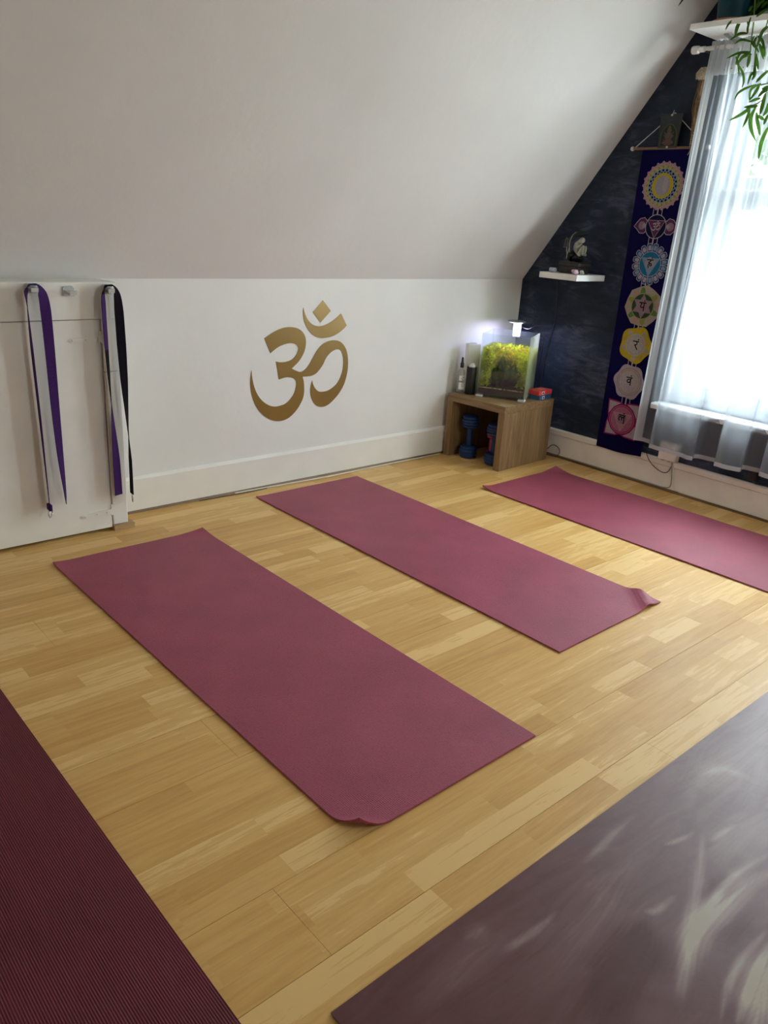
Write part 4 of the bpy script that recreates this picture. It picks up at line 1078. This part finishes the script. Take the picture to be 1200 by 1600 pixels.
# stems between emblems
def stem(zt, zb):
    A = Art()
    for u in (-.024, 0, .024): A.line([(u, zt), (u, zb)], .0035 if u else .007, 'line')
    o = A.m.build('stem_print', PM, bn); o.location = (.0008, 0, -.150)
for a, b_ in ((1.392, 1.345), (1.255, 1.205), (1.03, 1.0), (.83, .795), (.635, .600), (.445, .400)): stem(a, b_)
# crown
A = Art()
for rad, n, c1, of in ((.113, 22, 'pink', 0), (.106, 22, 'peach', .14), (.097, 22, 'olive', 0), (.089, 22, 'yellow', .14)):
    for k in range(n):
        a = of+2*math.pi*k/n; p = petal(O, a, rad*.55, rad*.97, math.pi/n*1.5, rad*.03)
        A.poly(p, c1, keep=k > 0)
    for k in range(n):
        a = of+2*math.pi*k/n; A.line(petal(O, a, rad*.55, rad*.97, math.pi/n*1.5, rad*.03)[:-1], .0014, 'line', keep=k > 0)
A.disc(O, .079, 'lblue'); 
for rad, n, of in ((.077, 22, 0), (.066, 22, .14)):
    for k in range(n):
        a = of+2*math.pi*k/n; A.poly([(rad*math.cos(a), rad*math.sin(a)), ((rad-.006)*math.cos(a+.11), (rad-.006)*math.sin(a+.11)), ((rad-.013)*math.cos(a), (rad-.013)*math.sin(a)), ((rad-.006)*math.cos(a-.11), (rad-.006)*math.sin(a-.11))], 'navy', keep=k > 0)
A.disc(O, .058, 'yellow'); A.ring(O, .058, .002, 'cream')
A.poly([(.040*math.cos(2*math.pi*i/30), .046*math.sin(2*math.pi*i/30)) for i in range(30)], 'grey')
A.poly([(.014+.014*math.cos(2*math.pi*i/30), .004+.038*math.sin(2*math.pi*i/30)) for i in range(30)], 'lilac')
put(A, -.826, 1.486, 'round many petalled emblem with a yellow and grey centre')
# brow
A = Art()
for sg in (1, -1):
    P = [(sg*.048, .022), (sg*.068, .040), (sg*.092, .034), (sg*.108, .016), (sg*.122, -.004), (sg*.104, -.016), (sg*.086, -.034), (sg*.062, -.034), (sg*.048, -.020)]
    A.poly(P, 'plum'); A.poly([(sg*.078+.020*math.cos(t*.35), .002+.020*math.sin(t*.35)) for t in range(18)], 'mauve'); A.poly([(sg*.066+.010*math.cos(t*.35), .002+.011*math.sin(t*.35)) for t in range(18)], 'grey'); A.line(P, LW, 'line', True)
A.disc(O, .056, 'navy'); A.ring(O, .056, LW, 'line')
T = [(-.048, .029), (.048, .029), (0, -.054)]
A.poly(T, 'plum'); A.line(T, LW, 'line', True)
xs = [p[0] for p in OM_BODY]; cx_ = (min(xs)+max(xs))/2
for P in (OM_BODY, OM_MOON, OM_DOT): A.poly([((p[0]-cx_)*.085, (p[1]-.60)*.085+.004) for p in P], 'cream', keep=P is not OM_BODY)
put(A, -.826, 1.298, 'two winged dark emblem with a small om sign in a triangle')
# throat
A = Art(); A.disc(O, .094, 'navy')
for k in range(16):
    a = 2*math.pi*(k+.5)/16; A.poly(petal(O, a, .060, .099, math.pi/16, pw=5), 'blue', keep=k > 0)
for k in range(16):
    a = 2*math.pi*(k+.5)/16; A.poly(petal(O, a, .068, .090, math.pi/16*.62, pw=5), 'lilac' if k % 3 else 'lblue', keep=k > 0)
for k in range(16):
    a = 2*math.pi*(k+.5)/16; A.line(petal(O, a, .060, .100, math.pi/16, pw=5)+[petal(O, a, .060, .100, math.pi/16, pw=5)[0]], .0026, 'line', keep=k > 0)
A.disc(O, .060, 'teal'); A.poly(tri(.056), 'lblue'); A.disc((0, .006), .028, 'grey'); A.line(tri(.058), .002, 'line', True); A.ring(O, .060, .0026, 'line')
glyph(A, 'ham', (0, .004), .021)
put(A, -.828, 1.120, 'blue emblem with sixteen pale petals and a black letter')
# heart
A = Art()
def wob(n, r, amp, ph=0): return [(r*(1+amp*math.cos(n*t+ph))*math.cos(t), r*(1+amp*math.cos(n*t+ph))*math.sin(t)) for t in [2*math.pi*i/96 for i in range(96)]]
A.poly([(.101*math.cos(t)*(1+(.05 if i % 2 else -.02)), .101*math.sin(t)*(1+(.05 if i % 2 else -.02))) for i, t in enumerate([2*math.pi*(i+.3)/14 for i in range(14)])], 'ltan')
for k in range(12):
    a = 2*math.pi*(k+.3)/12; A.poly(petal(O, a, .058, .094, .24), ('peach', 'olive', 'ltan', 'green')[(k*5) % 4], keep=False)
A.disc(O, .066, 'olive'); A.disc(O, .062, 'dgreen')
A.poly(tri(.058), 'mauve'); A.poly(tri(.058, math.pi/2), 'mauve'); A.line(tri(.060), .002, 'cream', True); A.line(tri(.060, math.pi/2), .002, 'cream', True); A.ring(O, .062, .002, 'ltan')
glyph(A, 'yam', (0, 0), .022)
put(A, -.828, .913, 'green and pink petalled emblem with a six pointed star')
# navel
A = Art(); A.poly([(.092*(1+.07*math.cos(10*t/2+.4))*math.cos(t), .092*(1+.07*math.cos(10*t/2+.4))*math.sin(t)) for t in [2*math.pi*i/90 for i in range(90)]], 'yellow')
for k in range(10):
    a = 2*math.pi*(k+.5)/10; A.poly(petal(O, a, .055, .084, .26), ('gold', 'cream', 'yellow', 'ltan')[(k*3) % 4])
A.ring(O, .062, .006, 'yellow'); A.disc(O, .058, 'cream'); A.ring(O, .046, .003, 'ltan'); A.line(tri(.050), .0016, 'ltan', True)
glyph(A, 'ram', (.004, 0), .023)
put(A, -.824, .716, 'yellow petalled emblem with a black letter')
# sacral
A = Art(); A.poly([(.090*(1+.06*math.cos(6*t+.5))*math.cos(t), .090*(1+.06*math.cos(6*t+.5))*math.sin(t)) for t in [2*math.pi*i/90 for i in range(90)]], 'lilac')
A.ring(O, .072, .003, 'mauve'); A.ring(O, .062, .008, 'ltan'); A.disc(O, .056, 'cream'); A.ring(O, .048, .003, 'lilac')
A.poly([(.04*math.cos(t), -.03+.022*math.sin(t)) for t in [2*math.pi*i/30 for i in range(30)]], 'lilac')
glyph(A, 'vam', (0, .006), .022)
put(A, -.821, .521, 'pale lilac petalled emblem with a black letter')
# root
A = Art(); q = .098
A.poly([(-q, q), (-.03, q-.004), (0, q-.016), (.03, q-.004), (q, q), (q-.004, .03), (q-.012, 0), (q-.004, -.03), (q, -q), (.03, -q+.004), (0, -q+.016), (-.03, -q+.004), (-q, -q), (-q+.004, -.03), (-q+.012, 0), (-q+.004, .03)], 'magenta')
for sx_ in (1, -1):
    for sy_ in (1, -1): A.poly([(sx_*.090, sy_*.090), (sx_*.02, sy_*.086), (sx_*.06, sy_*.06), (sx_*.086, sy_*.02)], 'lilac')
A.disc(O, .076, 'magenta'); A.ring(O, .074, .0025, 'pink'); A.disc(O, .068, 'rose'); A.poly(tri(.064), 'pink'); A.disc((0, .006), .030, 'mauve'); A.line(tri(.066), .0022, 'line', True)
glyph(A, 'lam', (0, .004), .024)
put(A, -.816, .316, 'square magenta emblem with a black letter at the bottom')

# small deity plaque hung above the banner
pq = thing('hanging_plaque', 'small dark plaque with an arched golden seated figure above the banner', 'plaque', (-.034, -.815, 1.655))
m = MB(); m.prism([(.050, 0), (-.050, 0), (-.056, .148), (.060, .148)], 0, 0, .004); m.build('panel', plain('smoky_panel', (.020, .025, .028, 1), .3, var=.3, scale=12, spec=.25), pq, bevel=.001)
A = Art(); A.k = -14
arch = [(-.044, .006)]+[(.044*math.cos(math.pi-t*math.pi/12), .060+.046*math.sin(math.pi-t*math.pi/12)) for t in range(13)]+[(.044, .006)]
arch = [(p[0]*(1-max(0, p[1]-.06)*6), p[1]) for p in arch]
A.poly(arch, 'olive'); A.poly([(p[0]*.86, p[1]*.93+.003) for p in arch], 'dgreen')
A.disc((0, .075), .012, 'peach', 14); A.disc((0, .050), .020, 'peach', 16); A.poly([(-.032, .022), (-.018, .034), (.018, .034), (.032, .022), (.014, .012), (-.014, .012)], 'pink')
A.line([(-.026, .052), (-.014, .058), (-.026, .070)], .005, 'peach'); A.line([(.026, .052), (.014, .058), (.026, .070)], .005, 'peach'); A.line([(0, .070), (.004, .056), (-.004, .044)], .006, 'cream'); A.poly([(-.010, .086), (0, .100), (.010, .086)], 'gold')
for k in range(9): A.disc((-.024+.006*k, .036+.012*((k*5) % 3)), .0022, 'cream', 8)
o = A.m.build('figure_print', [plain('plaque_'+k, tuple(q*.17 for q in PAL[k])+(1,), .5, spec=.2) for k in PK], pq); o.location = (-.0012, 0, 0)
m = MB(); m.tube([(.002, .0, .146), (.012, .0, .165)], .0016, 5); m.build('hanger', M['hook'], pq)
for z in (.004, .143):
    m = MB(); m.lathe([(.005, -.0016), (.005, .0), (.003, .0005)], (-.0005, 0, z), 10, axis=0); m.build('pin', M['hook'], pq)
# ------------------------------------------------------------------ dried straw bundle on the wall
M['straw'] = plain('dry_straw', (.26, .15, .07, 1), .8, var=.4, scale=60)
M['raffia'] = plain('pale_raffia', (.42, .35, .25, 1), .8, var=.3, scale=120)
hb = thing('straw_bundle', 'dried straw bundle with a pale woven cap hanging at the curtain edge', 'wall hanging', (-.040, -.945, 1.62))
m = MB()
for k in range(9):                     # woven cap: stacked coils with ribs across
    z = .318+.0056*k; r = .030*math.sin(math.pi*(.16+.72*k/8))**.6
    m.tube([(r*.75*math.cos(a*.3927), r*1.05*math.sin(a*.3927), z+.0015*math.sin(a*3.1)) for a in range(16)], .0032, 5, closed=True)
for k in range(12):
    a = 2*math.pi*k/12; m.tube([(.024*math.cos(a), .033*math.sin(a), .320), (.026*math.cos(a), .036*math.sin(a), .342), (.012*math.cos(a), .017*math.sin(a), .366)], .003, 5)
m.lathe([(.022, .318), (.027, .340), (.012, .364), (.002, .366)], seg=16)
m.build('woven_cap', M['raffia'], hb)
rg = random.Random(6); m = MB()
for k in range(70):
    a = rg.uniform(0, 6.283); q = rg.random()**.5; l = rg.uniform(.20, .325)
    p = [(q*.012*math.cos(a), q*.016*math.sin(a), .322)]
    for s_ in range(1, 6):
        f_ = s_/5; sp = .012+.016*f_*(1.25-f_)*2
        p.append((q*sp*math.cos(a)+rg.gauss(0, .003), q*sp*1.15*math.sin(a)+rg.gauss(0, .004)-.010*f_, .322-l*f_))
    m.tube(p, rg.uniform(.0009, .0018), 4)
m.build('stalks', M['straw'], hb, kind='stuff')
m = MB()
for k in range(5):
    z = .050+.009*k; m.tube([(.013*math.cos(a*.5236), .016*math.sin(a*.5236)-.009, z+.002*math.sin(a)) for a in range(12)], .0024, 5, closed=True)
for k in range(7):
    a = rg.uniform(0, 6.283); m.tube([(.008*math.cos(a), .010*math.sin(a)-.008, .05), (.014*math.cos(a), .018*math.sin(a)-.006, .022), (.016*math.cos(a), .028*math.sin(a), .002)], .0013, 4)
m.build('raffia_tie', M['raffia'], hb)

# ------------------------------------------------------------------ curtain rod and sheer curtain
RODZ, RODX = 2.052, -.085
rd = thing('curtain_rod', 'white curtain rod with a stepped end cap above the window', 'curtain rod', (RODX, -1.7, RODZ))
m = MB(); m.tube([(0, .755, 0), (0, -.95, 0)], .0095, 14); m.build('pole', M['white'], rd, smooth=True)
for s_ in (1, -1):
    m = MB(); m.lathe([(.0120, .745), (.0120, .772), (.0165, .776), (.0175, .800), (.0155, .806)] if s_ > 0 else [(.0155, -.976), (.0175, -.97), (.0165, -.95), (.0120, -.945), (.0120, -.93)], (0, 0, 0), 20, axis=1); m.build('finial', M['white'], rd, smooth=True)
    m = MB(); yy = .735 if s_ > 0 else -.92
    m.box((-.004, yy-.006, -.014), (.083, yy+.006, -.008)); m.box((.079, yy-.012, -.03), (.084, yy+.012, .02)); m.build('bracket', M['black'], rd)
HEM = [(-.100, -.945), (-.080, -.965), (-.072, -1.000), (-.078, -1.040), (-.105, -1.062), (-.132, -1.060), (-.146, -1.072), (-.150, -1.120), (-.150, -1.190), (-.156, -1.250), (-.168, -1.296), (-.158, -1.312), (-.130, -1.300), (-.104, -1.300), (-.090, -1.335), (-.088, -1.390), (-.094, -1.425),
       (-.122, -1.425), (-.150, -1.420), (-.160, -1.440), (-.164, -1.490), (-.156, -1.540), (-.135, -1.548), (-.108, -1.535), (-.092, -1.555), (-.090, -1.610), (-.100, -1.640), (-.135, -1.632), (-.152, -1.650), (-.156, -1.710), (-.146, -1.760), (-.112, -1.752), (-.092, -1.775), (-.092, -1.835),
       (-.115, -1.855), (-.148, -1.860), (-.156, -1.920), (-.140, -1.970), (-.105, -1.965), (-.090, -2.000), (-.095, -2.060), (-.135, -2.070), (-.152, -2.110), (-.148, -2.170), (-.110, -2.185), (-.090, -2.220), (-.100, -2.290), (-.140, -2.310), (-.150, -2.370), (-.130, -2.430), (-.095, -2.460), (-.085, -2.520)]
HP = catmull([(h_[0], h_[1], 0) for h_ in HEM], 7)
nC = len(HP); ys = [p.y for p in HP]
CT0, CB = 2.078, .243
def curtain_pt(i, t):
    """t 0 at hem, 1 at top"""
    p = HP[i]; f_ = i/(nC-1)
    ytop = -.985-1.50*f_
    ease = t**1.35
    amp = 1-.80*ease
    y = p.y*(1-ease)+ytop*ease
    x = -.118+(p.x+.118)*amp
    x = x*(1-ease)+(RODX-.006+(x+.118)*.5)*ease
    x += .006*ease*math.sin(i*1.05)+.004*ease*math.sin(i*.43+1)
    x += .006*math.sin(math.pi*t)*math.sin(i*.19+t*3)
    x += .008*(.25+.75*t)*math.sin(i*.62+.8*math.sin(i*.11))
    if t > .93: x += .004*math.sin(i*1.9)
    z = CB+(CT0-CB)*t-.006*math.sin(f_*7)*(1-t)+(.004*math.sin(i*1.7) if t > .985 else 0)
    return (x, y, z)
nT = 64; cu = MB()
cu.add([curtain_pt(i, j/nT) for j in range(nT+1) for i in range(nC)], [(j*nC+i, j*nC+i+1, (j+1)*nC+i+1, (j+1)*nC+i) for j in range(nT) for i in range(nC-1)])
me = bpy.data.meshes.new('sheer_curtain'); me.from_pydata(cu.v, [], cu.f); me.update(); me.materials.append(M['sheer']); me.polygons.foreach_set('use_smooth', [True]*len(me.polygons))
cur = bpy.data.objects.new('sheer_curtain', me); C.objects.link(cur)
tag(cur, 'sheer white curtain gathered on the white rod in front of the window', 'curtain')
hm = MB()
for side in (-1, 1):
    pass
rows = []
for j, t in enumerate((0, .006, .0115)):
    rows += [(p[0]-.0012, p[1], p[2]-.001) for p in (curtain_pt(i, t) for i in range(nC))]
hm.add(rows, [(j*nC+i, j*nC+i+1, (j+1)*nC+i+1, (j+1)*nC+i) for j in range(2) for i in range(nC-1)])
me = bpy.data.meshes.new('hem'); me.from_pydata(hm.v, [], hm.f); me.update(); me.materials.append(M['sheer_hem']); me.polygons.foreach_set('use_smooth', [True]*len(me.polygons))
o = bpy.data.objects.new('hem', me); C.objects.link(o); o.parent = cur
side = MB()
NS = 11
side.add([(q[0]-.0012, q[1], q[2]) for j in range(nT+1) for q in (curtain_pt(i, j/nT) for i in range(NS))], [(NS*j+i, NS*j+i+1, NS*j+NS+i+1, NS*j+NS+i) for j in range(nT) for i in range(NS-1)])
me = bpy.data.meshes.new('side_hem'); me.from_pydata(side.v, [], side.f); me.update(); me.materials.append(M['sheer_hem'])
o = bpy.data.objects.new('side_hem', me); C.objects.link(o); o.parent = cur
hd = MB(); rows = []
for j, t in enumerate((.925, .945, .965, .985, 1.0)):
    rows += [(p[0]-.0016, p[1], p[2]+.001) for p in (curtain_pt(i, t) for i in range(nC))]
hd.add(rows, [(j*nC+i, j*nC+i+1, (j+1)*nC+i+1, (j+1)*nC+i) for j in range(4) for i in range(nC-1)])
me = bpy.data.meshes.new('heading'); me.from_pydata(hd.v, [], hd.f); me.update(); me.materials.append(M['sheer_hem']); me.polygons.foreach_set('use_smooth', [True]*len(me.polygons))
o = bpy.data.objects.new('heading', me); C.objects.link(o); o.parent = cur

# ------------------------------------------------------------------ shelf above the window with plants
TS = 2.108
ts = thing('wall_shelf', 'long white shelf above the curtain rod carrying plant pots', 'shelf', (0, -.99, TS))
m = MB(); m.box((-.300, -1.75, -.022), (-.0005, 0, 0)); m.build('board', M['white'], ts, bevel=.001)
for yy in (-.10, -1.2):
    m = MB(); m.prism([(-.001, -.023), (-.17, -.023), (-.17, -.028), (-.022, -.050), (-.001, -.055)], 1, yy-.012, yy+.012); m.build('shelf_bracket', M['lamp_grey'], ts, bevel=.001)
M['teal'] = plain('teal_glazed_pot', (.003, .04, .055, 1), .45, var=.15, spec=.25)
M['terra'] = plain('terracotta_saucer', (.42, .22, .13, 1), .8, var=.12)
M['earth'] = plain('potting_soil', (.03, .02, .012, 1), .95, var=.5, scale=150)
M['greytray'] = plain('grey_plastic_tray', (.42, .42, .38, 1), .5)
def pot(name, loc, r, h, mt, sm, lb, sl):
    t = thing(name, lb, 'plant pot', loc, 0)
    m = MB(); m.lathe([(r*.72, .014), (r*.80, .018), (r*.98, h*.9), (r*1.04, h*.9), (r*1.04, h), (r*.94, h), (r*.9, h*.86)], seg=36); m.build('pot_wall', mt, t, smooth=True)
    m = MB(); m.lathe([(r*.86, h*.80), (r*.87, h*.86), (r*.3, h*.88)], seg=24); m.build('soil', M['earth'], t)
    m = MB(); m.lathe([(r*.86, .0005), (r*1.02, .006), (r*1.06, .022), (r*1.0, .022), (r*.95, .010)], seg=36)
    m.build('saucer', sm, t, smooth=True); return t
pot('plant_pot', (-.155, -1.098, TS), .078, .15, M['teal'], M['terra'], 'teal glazed pot on a terracotta saucer at the end of the high shelf', '')
pot('plant_pot', (-.170, -1.330, TS), .085, .15, M['black_stone'], M['greytray'], 'dark pot on a grey tray holding the hanging plant', '')
M['leaf_g'] = leafy('willowy_leaf', (.05, .115, .018, 1), .45, .3)
M['stem_g'] = plain('green_stem', (.12, .20, .05, 1), .6)
pl = thing('hanging_plant', 'hanging plant with long narrow green leaves trailing in front of the curtain', 'plant', (-.170, -1.330, TS+.128))
def loc_(p, b): return (p[0]-b[0], p[1]-b[1], p[2]-b[2])
PB = (-.170, -1.330, TS+.128)
for P in STEMS:
    pts = [Vector(loc_(p, PB)) for p in P]
    root = [Vector((0, 0, 0)), Vector(((pts[0].x)*.45, pts[0].y*.4, max(.07, pts[0].z*.3+.06)))]
    m = MB(); m.tube(catmull(root+pts, 6), .0028, 6); m.build('stem', M['stem_g'], pl, smooth=True)
def leaf_mesh(P, wd, b):
    pts = catmull([Vector(loc_(p, b)) for p in P], 5); n = len(pts); m = MB(); vs = []
    for i, p in enumerate(pts):
        t = (pts[min(i+1, n-1)]-pts[max(i-1, 0)]).normalized()
        sd = t.cross(Vector((1, .5, .2))).normalized()
        nn = sd.cross(t)
        f_ = i/(n-1); w_ = .0048*wd*(math.sin(math.pi*min(1, .08+.92*f_))**.75)+.0004
        vs += [p+sd*w_, p+nn*(.25*w_), p-sd*w_]
    m.add(vs, [(3*i+j, 3*i+j+1, 3*i+j+4, 3*i+j+3) for i in range(n-1) for j in (0, 1)])
    return m
def leaf_obj(P, wd):
    m = leaf_mesh(P, wd, PB)
    me = bpy.data.meshes.new('leaf'); me.from_pydata(m.v, [], m.f); me.update(); me.materials.append(M['leaf_g']); me.polygons.foreach_set('use_smooth', [True]*len(me.polygons))
    o = bpy.data.objects.new('leaf', me); C.objects.link(o); o.parent = pl
for wd, P in LEAVES[:-1]: leaf_obj(P, wd)
rg = random.Random(12)
for k in range(60):                                   # the bushy part over the pot and beyond the frame edge
    a = rg.uniform(0, 6.283); l = rg.uniform(.12, .24); r0 = rg.uniform(.01, .06)
    b = Vector((PB[0]+r0*math.cos(a), PB[1]+r0*math.sin(a), PB[2]+rg.uniform(0, .10)))
    d = Vector((math.cos(a)*.8-.25, math.sin(a), 0))
    if b.x+d.x*l > -.03: d.x = -.2
    leaf_obj([tuple(b), tuple(b+d*l*.45+Vector((0, 0, l*.22))), tuple(b+d*l*.95+Vector((0, 0, -l*.15)))], 1.3)
# second plant: its single leaf tip hangs into the top of the frame
p2 = thing('trailing_plant', 'plant in the teal pot with one dark leaf tip hanging at the top edge', 'plant', (-.155, -1.098, TS+.128))
PB2 = (-.155, -1.098, TS+.128)
tipL = LEAVES[-1][1]
for k in range(16):
    a = rg.uniform(0, 6.283); l = rg.uniform(.10, .18)
    d = Vector((math.cos(a)*.5-.15, math.sin(a)*.6, 0))
    P = [PB2, tuple(Vector(PB2)+d*l*.4+Vector((0, 0, l*.9))), tuple(Vector(PB2)+d*l*.8+Vector((0, 0, l*1.2)))]
    if k == 0: P = [PB2, (-.20, -1.075, 2.345), (-.245, -1.01, 2.325), (-.27, -.955, 2.262), tuple(tipL[-1])]
    m = leaf_mesh(P, 2.0, PB2); me = bpy.data.meshes.new('leaf'); me.from_pydata(m.v, [], m.f); me.update(); me.materials.append(M['leaf_g'])
    o = bpy.data.objects.new('leaf', me); C.objects.link(o); o.parent = p2

# ------------------------------------------------------------------ socket box, plug and cables under the curtain
sb = thing('junction_box', 'white junction box fixed just above the baseboard below the curtain', 'junction box', (-.004, -1.118, .166))
m = MB(); m.box((-.040, -.050, 0), (0, .050, .092)); m.build('housing', M['cream'], sb, bevel=.004)
m = MB(); m.box((-.043, -.046, .004), (-.0405, .046, .088)); m.build('lid', M['cream'], sb, bevel=.001)
m = MB(); m.box((-.030, .022, -.006), (-.012, .034, -.0005)); m.box((-.030, -.012, -.006), (-.012, 0, -.0005)); m.build('cable_gland', M['cable_g'], sb)
cable('wall_cable', 'black cable curving over the baseboard from the banner to the junction box', [(-.026, -.985, .20), (-.028, -.998, .165), (-.028, -1.020, .135), (-.027, -1.060, .108), (-.026, -1.10, .096), (-.026, -1.128, .104), (-.024, -1.142, .135), (-.020, -1.145, .16)], .0022, M['black'])
cable('wall_cable', 'beige cable from the junction box turning left along the baseboard foot', [(-.022, -1.140, .160), (-.024, -1.150, .12), (-.024, -1.158, .07), (-.024, -1.155, .030), (-.026, -1.12, .019), (-.026, -1.05, .018), (-.026, -.90, .0175), (-.026, -.70, .0175), (-.026, -.5, .0175)], .0030, M['cable_g'])
cable('wall_cable', 'pale cable from the junction box turning right along the baseboard foot', [(-.024, -1.147, .160), (-.026, -1.162, .12), (-.026, -1.170, .07), (-.026, -1.180, .035), (-.026, -1.205, .020), (-.026, -1.28, .018), (-.026, -1.5, .0175), (-.026, -1.8, .0175), (-.026, -2.2, .0175)], .0030, M['cable_w'])
pg = thing('plug', 'small black plug on the dark wall at the right edge below the curtain', 'plug', (-.002, -1.565, .205))
m = MB(); m.prism([(-.045, -.02), (0, -.024), (0, .024), (-.045, .018)], 2, -.022, .022); m.build('plug_body', M['black'], pg, bevel=.004)
m = MB(); m.tube(catmull([(-.044, 0, 0), (-.060, -.01, -.010), (-.055, -.03, -.025), (-.030, -.09, -.028)], 5), .003, 6); m.build('cord', M['black'], pg, smooth=True)
for xx, yy, nm in ((-2.0685, -2.30, 0),):
    pass

# ------------------------------------------------------------------ garden beyond the window
M['lawn'] = plain('pale_paving', (.5, .5, .46, 1), .9, var=.4, scale=3)
m = MB(); m.box((.6, -14, -3.2), (24, 12, -3.0)); struct('ground', m, M['lawn'])
M['tree_leaf'] = leafy('garden_leaf', (.016, .034, .004, 1), .5, .4)
M['bark'] = plain('bark', (.10, .07, .045, 1), .9, var=.3, scale=20)
def tree(x, y, zb, h, r, seed, lb):
    t = thing('garden_tree', lb, 'tree', (x, y, zb), 0, 'garden trees beyond the window')
    m = MB(); rr = random.Random(seed)
    m.tube(catmull([(0, 0, 0), (.05, .03, h*.4), (-.04, .02, h*.75), (0, 0, h)], 5), [.14-.11*i/15 for i in range(16)], 8)
    cs = []
    for k in range(24):
        a = rr.uniform(0, 6.283); z = h*rr.uniform(.70, .97); q = Vector((r*rr.uniform(.1, 1)*math.cos(a), r*rr.uniform(.1, 1)*math.sin(a), z+.3)); cs.append(q)
        m.tube([(0, 0, z-.3), q*.5+Vector((0, 0, (z-.3)*.5)), q], [.04, .025, .01], 5)
    m.build('trunk', M['bark'], t)
    f = MB()
    for q in cs:
        leaf_cloud(f, 330, (tuple(q-Vector((.75, .75, .6))), tuple(q+Vector((.75, .75, .6)))), .09, rr.randint(0, 9999), dens=lambda p, r_, q=q: (p-q).length < .8)
    f.build('foliage', M['tree_leaf'], t, kind='stuff')
tree(5.2, 1.6, -3, 7.2, 1.6, 41, 'leafy garden tree seen through the upper window pane')
tree(9.5, 3.6, -3, 8.0, 1.9, 43, 'farther garden tree behind the first one outside the window')
